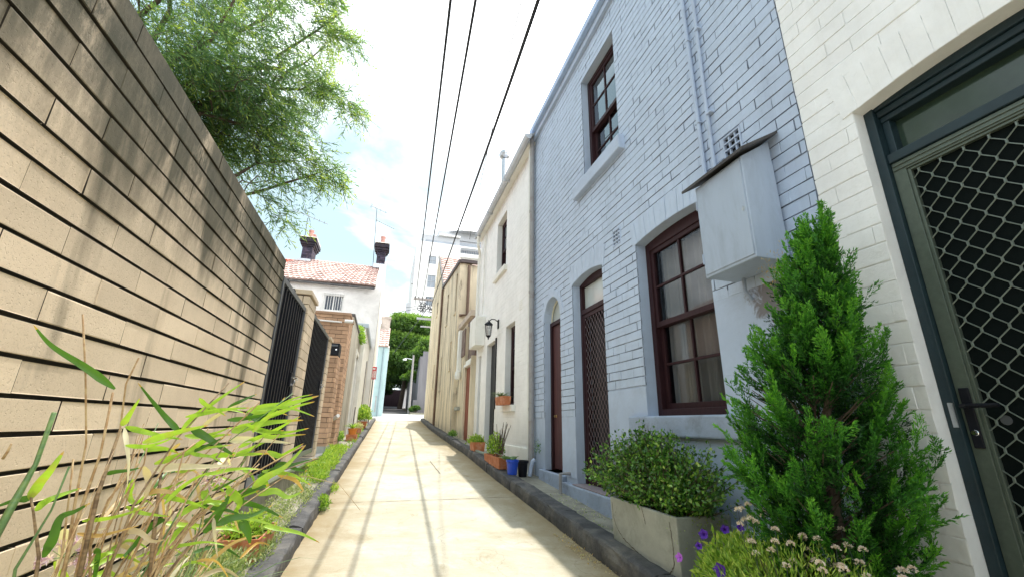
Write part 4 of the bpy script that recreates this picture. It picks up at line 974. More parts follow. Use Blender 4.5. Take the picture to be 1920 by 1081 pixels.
# --- yard wall, gate and the stained beige building
yw = thing('yard_wall', 'stained yard wall with rusty red boarded door and brown boards above', 'wall', (2.2, 12.4, gz(12)))
My = MX(2.12, -1)
mb = MB(); mb.mbox(My, 12.42, 13.58, -.9, 2.75, -.2, 0); mb.mbox(My, 11.40, 11.52, -.9, 1.75, -.2, 0); mb.mbox(My, 12.36, 12.42, -.9, 1.75, -.2, 0.0); mb.build('wall', M_beige, yw)
M_rust = pmat('rusty_red_boards', (.24,.06,.03), .3, 5, .7, 30, .002, stretch=(3,8,.4), dirt=(.45,.30,.22), dscale=4, damt=.5)
mb = MB()
for i in range(6): u = 11.53 + i*.138; mb.mbox(My, u, u+.128, -.52, 1.50, -.10, -.06 + .006*(i % 2))
mb.build('boarded_door', M_rust, yw, bevel=.003)
mb = MB(); mb.mbox(My, 11.5, 12.42, 1.52, 1.60, -.1, .03); mb.mbox(My, 11.5, 12.42, 1.62, 1.70, -.1, -.01); mb.build('lintel', M_white_s, yw)
M_browns = pmat('weathered_brown_board', (.17,.115,.10), .3, 3, .8, 30, .004, dirt=(.45,.38,.30), dscale=4, damt=.5)
mb = MB(); mb.mbox(My, 11.41, 12.42, 1.71, 2.78, -.15, -.08); mb.mbox(My, 12.44, 13.3, 1.9, 2.70, .0, .03); mb.build('brown_panel', M_browns, yw)
mb = MB(); mb.mbox(My, 11.42, 13.6, 2.86, 3.02, -.05, .07); mb.build('long_board', pmat('pale_board', (.55,.46,.38), .15, 4, .8, 30, .002, dirt=(.2,.15,.12), dscale=3, damt=.5), yw, bevel=.005)
mb = MB(); mb.mbox(My, 13.0, 13.25, 1.45, 2.75, .0, .12); mb.build('white_pipe_box', M_white_s, yw, bevel=.02)
mb = MB(); mb.lathe((2.02,13.0,1.35),[(0,-.12),(.08,-.1),(.1,0),(.08,.12),(0,.16)],10); mb.build('pipe_boot', M_white_s, yw)
mb = MB(); mb.mbox(My, 12.9, 13.5, .36, .46, 0, .08); mb.build('ledge', M_concp, yw, bevel=.01)
mb = MB(); mb.box((2.3,11.5,2.9),(3.6,11.9,3.25)); mb.box((2.35,12.5,2.6),(2.6,13.5,3.2)); mb.build('rear_lintel', M_browns, yw)

bb = thing('old_building', 'tall stained beige rendered building with tiled gable roof on the right of the lane', 'building', (2.6, 18, gz(18)))
MB_ = MX(2.0, -1)
wins = [(14.02,14.34,3.6,5.0),(16.2,16.55,3.65,4.85),(20.0,20.45,4.9,5.6),(14.6,14.95,1.75,2.7),(17.1,17.4,1.2,2.5),(19.6,19.9,1.5,2.5)]
mb = MB(); slab(mb, MB_, 13.6, 18.3, -.8, 5.12, -.4, 0, wins)
# sloping top of the near part
mb.add([(2.0,13.6,5.12),(2.0,18.3,5.12),(2.0,18.3,5.70),(2.0,13.6,5.24),(2.4,13.6,5.12),(2.4,18.3,5.12),(2.4,18.3,5.70),(2.4,13.6,5.24)], [(0,1,2,3),(4,5,6,7),(3,2,6,7),(0,3,7,4),(1,2,6,5)])
MB2 = MX(1.985, -1)
slab(mb, MB2, 18.3, 23.3, -.6, 5.76, -.4, 0, wins)
mb.add([(1.985,18.3,5.76),(1.985,23.3,5.76),(1.985,23.3,6.3),(1.985,21.3,8.25),(2.385,18.3,5.76),(2.385,23.3,5.76),(2.385,23.3,6.3),(2.385,21.3,8.25)], [(0,1,2,3),(4,5,6,7),(0,3,7,4),(3,2,6,7),(1,2,6,5)])
mb.build('lane_wall', M_beige, bb)
mb = MB(); mb.box((2.401,13.62,2.0),(6,13.9,5.15)); mb.box((2.4,18.3,3.0),(8,23.3,5.7)); mb.box((2.401,14,-.5),(6,18.2,5.0)); mb.box((2.45,23.0,-.5),(8,23.28,6.2)); mb.build('end_wall', M_beige, bb)
mb = MB(); mb.add([(1.93,13.5,5.16),(1.93,18.32,5.66),(2.02,18.32,5.66),(2.02,13.5,5.16),(1.93,13.5,5.27),(1.93,18.32,5.77),(2.02,18.32,5.77),(2.02,13.5,5.27)], [(0,1,2,3),(4,5,6,7),(0,1,5,4),(1,2,6,5),(2,3,7,6),(3,0,4,7)])
mb.box((2.0,13.48,5.17),(6,13.6,5.28)); mb.build('eaves_gutter', pmat('dark_brown_metal', (.07,.05,.05), .2, 5, .5, 30, .001), bb)
mb = MB(); tiled_roof(mb, (2.0,18.25,5.78),(8,18.25,5.78),(8,21.3,8.3),(2.0,21.3,8.3), 13, 26); mb.add([(2.0,21.3,8.28),(8,21.3,8.28),(8,23.4,6.2),(2.0,23.4,6.2)],[(0,1,2,3)]); mb.build('roof', M_tile, bb)
mb = MB(); mb.add([(1.95,18.2,5.66),(1.95,21.3,8.26),(2.03,21.3,8.26),(2.03,18.2,5.66),(1.95,18.2,5.78),(1.95,21.3,8.38),(2.03,21.3,8.38),(2.03,18.2,5.78)], [(0,1,2,3),(4,5,6,7),(0,1,5,4),(1,2,6,5),(2,3,7,6),(3,0,4,7)]); mb.build('barge_board', M_kerb, bb)
for (y, zb, zt, x) in ((18.18, -.15, 5.6, 1.95), (2.35, 3, 5.1, 0)):
    mb = MB()
    if x: mb.tube([(x,y,zb),(x,y,zt)], .045, 8)
    else: mb.tube([(2.30,13.54,5.1),(2.30,13.54,3.4),(2.05,13.54,3.35)], .05, 8)
    mb.build('downpipe', pmat('rusty_brown_pipe', (.16,.10,.07), .25, 5, .6, 30, .001), bb)
M_board = pmat('weathered_window_board', (.30,.24,.17), .3, 3, .85, 30, .003, dirt=(.08,.06,.05), dscale=3, damt=.8)
M_slot = pmat('dark_blocked_window', (.06,.045,.035), .3, 3, .85, 30, .003, dirt=(.2,.15,.1), dscale=3, damt=.4)
for i, w in enumerate(wins):
    M = MB_ if w[0] < 18.3 else MB2
    mb = MB(); mb.mbox(M, w[0]+.001, w[1]-.001, w[2]+.001, w[3]-.001, -.14, -.09)
    wi = mb.build('window', M_board if i in (3,) else M_slot, bb)
    s = MB(); s.mbox(M, w[0]-.05, w[1]+.05, w[2]-.08, w[2]-.002, -.08, .035); s.build('sill', M_beige, wi, bevel=.01)

# --- far end
ph = thing('far_wall', 'purple grey wall rising beside the shaded far road', 'wall', (2.4, 36, gz(34)))
mb = MB(); mb.box((2.30,34.0,.3),(2.5,52,4.9)); mb.box((2.5,34.0,.3),(9,34.3,5.3)); mb.box((2.02,33.9,.45),(2.29,34.3,1.6)); mb.build('wall', M_greyfence, ph)
fw = thing('far_fence', 'dark reddish fence on the left of the shaded far road', 'fence', (-.5, 40, gz(40)))
mb = MB(); mb.box((-.75,35,.5),(-.6,70,3.2)); mb.box((-.6,62,1.6),(4,62.3,4.2)); mb.build('boards', pmat('dark_red_fence', (.035,.016,.02), .3, 3, .8, 20, .01, stretch=(4,4,.3)), fw)

lp = thing('street_lamp', 'pale street lamp pole with short curved arm before the dark trees', 'street lamp', (1.56, 33.6, gz(33.6)))
k_ = 33.6/30
mb = MB(); mb.tube([(1.56*k_,33.6,gz(33.6)),(1.56*k_,33.6,4.9)], [.11,.07], 10); mb.build('pole', M_polewood, lp)
mb = MB(); mb.tube([(1.55*k_,33.6,4.55),(1.3*k_,33.6,4.6),(1.05*k_,33.6,4.62),(.95*k_,33.55,4.5)], .035, 8); mb.build('arm', M_galv, lp)
mb = MB(); mb.lathe((1.0*k_,33.55,4.50), [(0,-.06),(.12,-.05),(.16,0),(.1,.07),(0,.08)], 12); mb.build('lamp_head', M_white_metal, lp)

# --- utility pole
up = thing('utility_pole', 'utility pole with crossarms and tangled cables behind the beige building', 'utility pole', (2.35, 25.2, gz(25)))
mb = MB(); mb.tube([(2.35,25.2,gz(25)),(2.35,25.2,7.7)], [.17,.12], 10); mb.build('pole', M_polewood, up)
mb = MB(); mb.box((1.02,25.05,6.93),(3.2,25.15,7.05)); mb.build('crossarm', M_polewood, up)
mb = MB(); mb.box((1.30,25.05,5.76),(3.3,25.17,5.88)); mb.box((1.55,25.0,5.3),(3.3,25.1,5.38)); mb.build('crossarm', M_galv, up)
mb = MB(); rg = random.Random(3)
for i in range(6): x = 1.1 + i*.22; mb.lathe((x,25.1,7.05), [(.03,0),(.045,.03),(.02,.06),(.04,.09),(0,.12)], 8)
mb.build('insulator', M_dark, up)
mb = MB()
for i in range(34):
    x, z = rg.uniform(1.35,2.15), rg.uniform(6.3,6.75); r = rg.uniform(.06,.20); a0 = rg.uniform(0,6)
    mb.tube([(x+r*math.cos(a0+q*.8), 25.0+rg.uniform(-.06,.06), z+r*.7*math.sin(a0+q*.8)) for q in range(5)], rg.choice([.010,.014,.02]), 5)
for i in range(5): mb.tube([(1.35+i*.16,25.0,6.95),(1.5+i*.12,25.0,6.5)], .012, 5)
mb.build('cable_tangle', M_wire, up)

def cable(pts, r, label, sub=14):
    # smooth sag between the given points
    P = [Vector(p) for p in pts]; out = []
    for i in range(len(P)-1):
        p0 = P[max(i-1,0)]; p1 = P[i]; p2 = P[i+1]; p3 = P[min(i+2,len(P)-1)]
        for j in range(sub):
            t = j/sub; out.append(.5*((2*p1)+(-p0+p2)*t+(2*p0-5*p1+4*p2-p3)*t*t+(-p0+3*p1-3*p2+p3)*t**3))
    out.append(P[-1]); mb = MB(); mb.tube([tuple(p) for p in out], r, 7)
    return tag(mb.build('power_line', M_wire, smooth=True), label, 'cable', 'power lines along the lane')
def wire(x0, z0, x1, z1, y0=3.0, y1=25.0):
    # straight enough to read as taut, slight sag; continues behind the camera
    f = lambda y: (x0+(x1-x0)*(y-y0)/(y1-y0), y, z0+(z1-z0)*(y-y0)/(y1-y0))
    a = f(y0-11); return [(a[0], a[1], z0+.35), (f(-3)[0], -3, z0-.12), f(y0), tuple(Vector(f(12)) - Vector((0,0,.05))), f(y1)]
cable(wire(.21,3.65,1.13,6.50), .0138, 'leftmost of the thick overhead power lines')
cable(wire(.43,3.65,1.50,6.62), .0138, 'middle of the thick overhead power lines')
cable(wire(.97,3.65,2.02,6.45, 2.75), .018, 'rightmost of the thick overhead power lines, running to the cable tangle')
tag(cable([(.75,0,4.3),(1.13,3.82,5.0),(1.55,8.0,5.2),(2.05,12.3,5.5)], .007, 'thin overhead wire running to the white cottage roof'), 'thin overhead wire running to the white cottage roof', 'cable')
for i, (a, b, lab) in enumerate((((1.5,25,6.55),(-9,22,5.0),'upper thin service wire crossing to the left over the junction'), ((1.5,25,6.45),(-9,24,4.2),'lower thin service wire crossing to the left over the junction'))):
    mb = MB(); A, B = Vector(a), Vector(b); mb.tube([tuple(A.lerp(B, t) - Vector((0,0,1.3*t*(1-t)))) for t in np.linspace(0,1,14)], .013, 5)
    tag(mb.build('service_wire', M_wire), lab, 'cable')
mb = MB(); A, B = Vector((1.9,25,6.5)), Vector((.2,34,4.9)); mb.tube([tuple(A.lerp(B, t)) for t in (0,.5,1)], .02, 5); tag(mb.build('service_wire', M_wire), 'thin service wire dropping behind the tangle towards the tree', 'cable')

# --- apartment tower
tw = thing('apartment_tower', 'pale multi-storey apartment block with grey upper floors beyond the tree', 'building', (6, 55, 2))
MT = MY(55)
Z0 = 1
TW = [(3.72,4.78,20.3,21.45),(3.78,4.85,17.0,18.75),(3.79,4.72,14.6,15.8),(3.79,4.70,11.4,13.0)]
mb = MB(); slab(mb, MT, 2.0, 7.97, Z0, 23.45, -1, 0, TW); mb.box((7.97,55.6,Z0),(16,56,22.4)); mb.box((2.0,56.001,Z0),(7.9,70,23.45)); mb.mbox(MT, 2.05, 7.9, 19.35, 19.40, 0, .02, 0); mb.build('wall', M_tower, tw)
mb = MB(); mb.mbox(MT, 2.65, 7.9, 23.46, 24.75, -3, -.6); mb.mbox(MT, 4.9, 12.5, 24.75, 25.9, -4, -1.2); mb.mbox(MT, 7.9, 16, 22.4, 24.9, -4, -1.4); mb.build('upper_floor', M_tower_g, tw)
mb = MB(); mb.mbox(MT, 3.2, 7.3, 23.5, 24.0, -.6, -.55); mb.mbox(MT, 8.0, 15, 23.6, 24.5, -1.4, -1.35); mb.mbox(MT, 8.2, 15, 22.5, 23.3, -1.4, -1.3); mb.build('ribbon_window', M_glass_t, tw)
mb = MB(); mb.mbox(MT, 4.9, 7.9, 24.76, 25.0, -1.2, -.2); mb.mbox(MT, 7.97, 16, 23.3, 23.55, -1.3, -.3); mb.mbox(MT, 7.97, 16, 21.9, 22.4, -1.3, -.1); mb.build('balcony_slab', M_tower, tw)
mb = MB()
for x in np.arange(8.1, 15, .25): mb.mbox(MT, x, x+.04, 22.4, 23.1, -.35, -.3)
mb.mbox(MT, 8.0, 15, 23.1, 23.15, -.38, -.28); mb.build('balcony_rail', M_galv, tw)
mb = MB(); mb.lathe((9.5,60,25.9), [(5,0),(4.6,.4),(3.4,.8),(1.5,1.05),(0,1.1)], 24); mb.build('curved_roof', M_tower_g, tw)
for q_ in ((1.78, 2.02, 17.2, 20.6), (1.35, 1.9, 12.4, 14.6)): mb = MB(); mb.mbox(MT, *q_, .0, .35); mb.build('side_screen', M_tower_g, tw)
for w in TW: simple_window(tw, MT, *w, M_tower_g, M_glass_t, 2, 2, False, False)

# a terracotta-roofed house behind the block wall, glimpsed through the tree
rh = thing('rear_house', 'pinkish brick house glimpsed through the tree behind the block wall', 'house', (-8, 8, gz(8)))
mb = MB(); mb.box((-14,5.0,-.9),(-6.2,14,4.2)); mb.build('wall', pmat('pink_brick', (.50,.34,.27), .12, 3, .8, 30, .005), rh)
mb = MB(); mb.add([(-14.3,4.7,4.15),(-5.9,4.7,4.15),(-5.9,14.3,4.15),(-14.3,14.3,4.15),(-10.1,9.5,6.6)], [(0,1,4),(1,2,4),(2,3,4),(3,0,4),(3,2,1,0)]); mb.build('roof', M_tile, rh)
BAMBOO_LEAVES= [([[-0.682, 1.39, 0.069], [-0.749, 1.37, 0.12], [-0.822, 1.353, 0.168], [-0.855, 1.326, 0.213]], 0.026, 1), ([[-0.772, 1.369, -0.187], [-0.758, 1.354, -0.154], [-0.733, 1.335, -0.119], [-0.723, 1.341, -0.08]], 0.036, 0), ([[-0.772, 1.368, -0.186], [-0.79, 1.352, -0.186], [-0.813, 1.329, -0.198]], 0.022, 1), ([[-0.761, 1.374, -0.212], [-0.737, 1.36, -0.191], [-0.718, 1.372, -0.179], [-0.692, 1.394, -0.167]], 0.024, 0), ([[-0.562, 1.534, -0.043], [-0.606, 1.534, -0.003], [-0.64, 1.507, 0.042], [-0.671, 1.467, 0.092]], 0.022, 1), ([[-0.672, 1.45, -0.023], [-0.655, 1.435, 0.009], [-0.633, 1.415, 0.049]], 0.024, 0), ([[-0.663, 1.448, -0.025], [-0.63, 1.476, -0.038], [-0.584, 1.488, -0.05], [-0.534, 1.477, -0.057]], 0.02, 0), ([[-0.665, 1.449, -0.028], [-0.644, 1.434, -0.066], [-0.628, 1.436, -0.117], [-0.626, 1.454, -0.174]], 0.015, 4), ([[-0.588, 1.597, -0.045], [-0.557, 1.593, 0.006], [-0.505, 1.594, 0.058], [-0.445, 1.612, 0.119]], 0.024, 0), ([[-0.56, 1.584, -0.029], [-0.52, 1.603, -0.054], [-0.475, 1.61, -0.084], [-0.436, 1.63, -0.111]], 0.032, 1), ([[-0.449, 1.702, 0.014], [-0.402, 1.703, 0.036], [-0.326, 1.709, 0.053], [-0.232, 1.726, 0.086]], 0.045, 0), ([[-0.473, 1.672, -0.04], [-0.424, 1.674, -0.023], [-0.359, 1.684, -0.008], [-0.268, 1.71, 0.001]], 0.038, 3), ([[-0.478, 1.682, -0.068], [-0.428, 1.689, -0.064], [-0.369, 1.706, -0.068], [-0.303, 1.745, -0.077]], 0.03, 4), ([[-0.629, 1.581, -0.129], [-0.575, 1.581, -0.108], [-0.516, 1.59, -0.087], [-0.437, 1.597, -0.076]], 0.025, 0), ([[-0.51, 1.651, -0.111], [-0.463, 1.659, -0.109], [-0.417, 1.678, -0.109], [-0.349, 1.681, -0.107]], 0.027, 3), ([[-0.614, 1.549, -0.141], [-0.563, 1.565, -0.136], [-0.499, 1.569, -0.136], [-0.425, 1.58, -0.134]], 0.034, 4), ([[-0.39, 1.706, -0.215], [-0.35, 1.705, -0.18], [-0.302, 1.714, -0.15], [-0.251, 1.732, -0.081]], 0.036, 0), ([[-0.39, 1.751, -0.186], [-0.339, 1.751, -0.165], [-0.287, 1.765, -0.15], [-0.214, 1.792, -0.13]], 0.036, 1), ([[-0.744, 1.427, -0.323], [-0.728, 1.408, -0.279], [-0.722, 1.402, -0.234], [-0.704, 1.416, -0.223], [-0.682, 1.426, -0.206]], 0.03, 1), ([[-0.704, 1.458, -0.252], [-0.666, 1.469, -0.251], [-0.628, 1.477, -0.244], [-0.587, 1.493, -0.228]], 0.018, 3), ([[-0.677, 1.486, -0.36], [-0.669, 1.501, -0.348], [-0.648, 1.491, -0.336], [-0.634, 1.509, -0.335]], 0.028, 0), ([[-0.631, 1.528, -0.131], [-0.615, 1.535, -0.165], [-0.605, 1.521, -0.196], [-0.613, 1.534, -0.23]], 0.026, 4), ([[-0.487, 1.663, -0.332], [-0.462, 1.641, -0.287], [-0.439, 1.622, -0.249], [-0.43, 1.631, -0.219]], 0.045, 1), ([[-0.415, 1.746, -0.316], [-0.397, 1.749, -0.339], [-0.383, 1.754, -0.367], [-0.378, 1.76, -0.391]], 0.04, 1), ([[-0.399, 1.713, -0.064], [-0.359, 1.721, -0.056], [-0.315, 1.74, -0.052], [-0.263, 1.779, -0.048]], 0.02, 3), ([[-0.336, 1.789, -0.183], [-0.3, 1.781, -0.189], [-0.268, 1.777, -0.206], [-0.243, 1.78, -0.236]], 0.03, 2), ([[-0.437, 1.734, -0.26], [-0.398, 1.747, -0.267], [-0.347, 1.738, -0.282], [-0.293, 1.766, -0.316]], 0.026, 1), ([[-0.507, 1.628, -0.21], [-0.486, 1.631, -0.235], [-0.462, 1.627, -0.246], [-0.439, 1.643, -0.246]], 0.03, 0), ([[-0.623, 1.551, -0.207], [-0.589, 1.538, -0.196], [-0.549, 1.551, -0.205], [-0.517, 1.585, -0.234]], 0.02, 2), ([[-0.378, 1.775, -0.105], [-0.333, 1.768, -0.121], [-0.301, 1.753, -0.103], [-0.263, 1.756, -0.078]], 0.025, 0), ([[-0.446, 1.698, 0.022], [-0.401, 1.694, -0.002], [-0.362, 1.674, 0.024], [-0.337, 1.704, 0.077]], 0.03, 1), ([[-0.496, 1.656, 0.028], [-0.466, 1.641, 0.049], [-0.441, 1.65, 0.066], [-0.419, 1.671, 0.082]], 0.018, 1), ([[-0.543, 1.55, 0.058], [-0.522, 1.55, 0.04], [-0.49, 1.546, 0.026], [-0.466, 1.567, 0.008]], 0.018, 0), ([[-0.655, 1.546, -0.166], [-0.664, 1.563, -0.207], [-0.641, 1.563, -0.228], [-0.597, 1.537, -0.186]], 0.022, 0), ([[-0.684, 1.46, -0.143], [-0.658, 1.451, -0.137], [-0.632, 1.453, -0.134], [-0.611, 1.467, -0.129]], 0.015, 1), ([[-0.416, 1.731, -0.267], [-0.428, 1.723, -0.236], [-0.389, 1.707, -0.219], [-0.339, 1.71, -0.205]], 0.04, 1), ([[-0.373, 1.748, -0.193], [-0.359, 1.75, -0.209], [-0.35, 1.755, -0.234]], 0.03, 0), ([[-0.453, 1.668, -0.212], [-0.42, 1.666, -0.235], [-0.409, 1.671, -0.258], [-0.429, 1.687, -0.289]], 0.04, 0), ([[-0.377, 1.731, -0.238], [-0.325, 1.735, -0.228], [-0.283, 1.742, -0.249], [-0.24, 1.757, -0.232]], 0.03, 0), ([[-0.455, 1.646, -0.309], [-0.419, 1.652, -0.291], [-0.367, 1.669, -0.288], [-0.319, 1.703, -0.266]], 0.03, 1), ([[-0.726, 1.497, -0.287], [-0.675, 1.485, -0.292], [-0.631, 1.469, -0.282], [-0.586, 1.474, -0.27]], 0.014, 2), ([[-0.64, 1.529, -0.291], [-0.6, 1.519, -0.294], [-0.565, 1.516, -0.316], [-0.532, 1.505, -0.312]], 0.02, 4), ([[-0.355, 1.788, -0.164], [-0.322, 1.773, -0.147], [-0.277, 1.766, -0.163], [-0.237, 1.757, -0.169]], 0.03, 1), ([[-0.53, 1.621, -0.169], [-0.514, 1.634, -0.221], [-0.497, 1.646, -0.273], [-0.495, 1.663, -0.325]], 0.012, 2), ([[-0.465, 1.642, -0.287], [-0.456, 1.656, -0.339], [-0.442, 1.672, -0.399]], 0.014, 4), ([[-0.56, 1.555, -0.274], [-0.593, 1.569, -0.289], [-0.626, 1.573, -0.339], [-0.639, 1.553, -0.364]], 0.03, 1), ([[-0.585, 1.605, -0.073], [-0.612, 1.623, -0.103], [-0.621, 1.645, -0.163]], 0.012, 2)]
BAMBOO_STEMS= [([[-0.686, 1.442, -0.485], [-0.726, 1.452, -0.214], [-0.74, 1.451, -0.067], [-0.759, 1.402, 0.099], [-0.768, 1.333, 0.249]], 0.0035, 0), ([[-0.706, 1.448, -0.485], [-0.703, 1.434, -0.246], [-0.689, 1.423, -0.091], [-0.686, 1.394, 0.061]], 0.0045, 0), ([[-0.685, 1.467, -0.494], [-0.695, 1.466, -0.217], [-0.676, 1.457, -0.041], [-0.685, 1.44, 0.086], [-0.664, 1.422, 0.156]], 0.0035, 0), ([[-0.673, 1.463, -0.494], [-0.685, 1.454, -0.192], [-0.674, 1.452, -0.028]], 0.0055, 2), ([[-0.65, 1.494, -0.508], [-0.621, 1.502, -0.225], [-0.572, 1.541, -0.056], [-0.479, 1.57, 0.108]], 0.0035, 2), ([[-0.638, 1.528, -0.522], [-0.58, 1.543, -0.22], [-0.507, 1.593, -0.102], [-0.43, 1.642, 0.013], [-0.399, 1.642, 0.055]], 0.0035, 0), ([[-0.624, 1.549, -0.531], [-0.543, 1.599, -0.256], [-0.478, 1.663, -0.075], [-0.312, 1.693, 0.09]], 0.0025, 1), ([[-0.605, 1.543, -0.531], [-0.51, 1.631, -0.284], [-0.409, 1.7, -0.179], [-0.259, 1.735, -0.085]], 0.004, 0), ([[-0.593, 1.54, -0.531], [-0.491, 1.638, -0.32], [-0.382, 1.717, -0.189], [-0.206, 1.756, -0.127]], 0.0035, 2), ([[-0.731, 1.43, -0.476], [-0.741, 1.402, -0.314], [-0.763, 1.376, -0.217], [-0.772, 1.367, -0.183]], 0.004, 2), ([[-0.776, 1.293, -0.285], [-0.766, 1.31, -0.18], [-0.769, 1.342, -0.108], [-0.754, 1.321, 0.007]], 0.008, 1), ([[-0.675, 1.428, -0.45], [-0.653, 1.487, -0.252], [-0.621, 1.501, -0.122], [-0.626, 1.5, -0.048]], 0.003, 0), ([[-0.669, 1.499, -0.508], [-0.628, 1.521, -0.278], [-0.585, 1.538, -0.132], [-0.532, 1.568, -0.071]], 0.004, 0), ([[-0.729, 1.454, -0.486], [-0.71, 1.428, -0.322], [-0.721, 1.408, -0.184], [-0.727, 1.393, -0.101]], 0.003, 0), ([[-0.599, 1.541, -0.531], [-0.552, 1.58, -0.357], [-0.452, 1.671, -0.22], [-0.379, 1.7, -0.14]], 0.0035, 0), ([[-0.758, 1.401, -0.463], [-0.751, 1.354, -0.326], [-0.723, 1.362, -0.21], [-0.707, 1.348, -0.115]], 0.0035, 1), ([[-0.6, 1.604, -0.554], [-0.53, 1.638, -0.385], [-0.43, 1.685, -0.282], [-0.297, 1.755, -0.178]], 0.003, 0), ([[-0.327, 1.787, -0.183], [-0.231, 1.761, -0.188], [-0.124, 1.739, -0.212], [-0.046, 1.745, -0.296]], 0.0012, 0), ([[-0.56, 1.592, -0.554], [-0.585, 1.572, -0.302], [-0.593, 1.547, -0.153]], 0.006, 2), ([[-0.638, 1.491, -0.508], [-0.691, 1.498, -0.318], [-0.67, 1.477, -0.207], [-0.624, 1.479, -0.12]], 0.0035, 0), ([[-0.802, 1.292, -0.093], [-0.793, 1.284, -0.077], [-0.787, 1.277, -0.061]], 0.003, 0)]
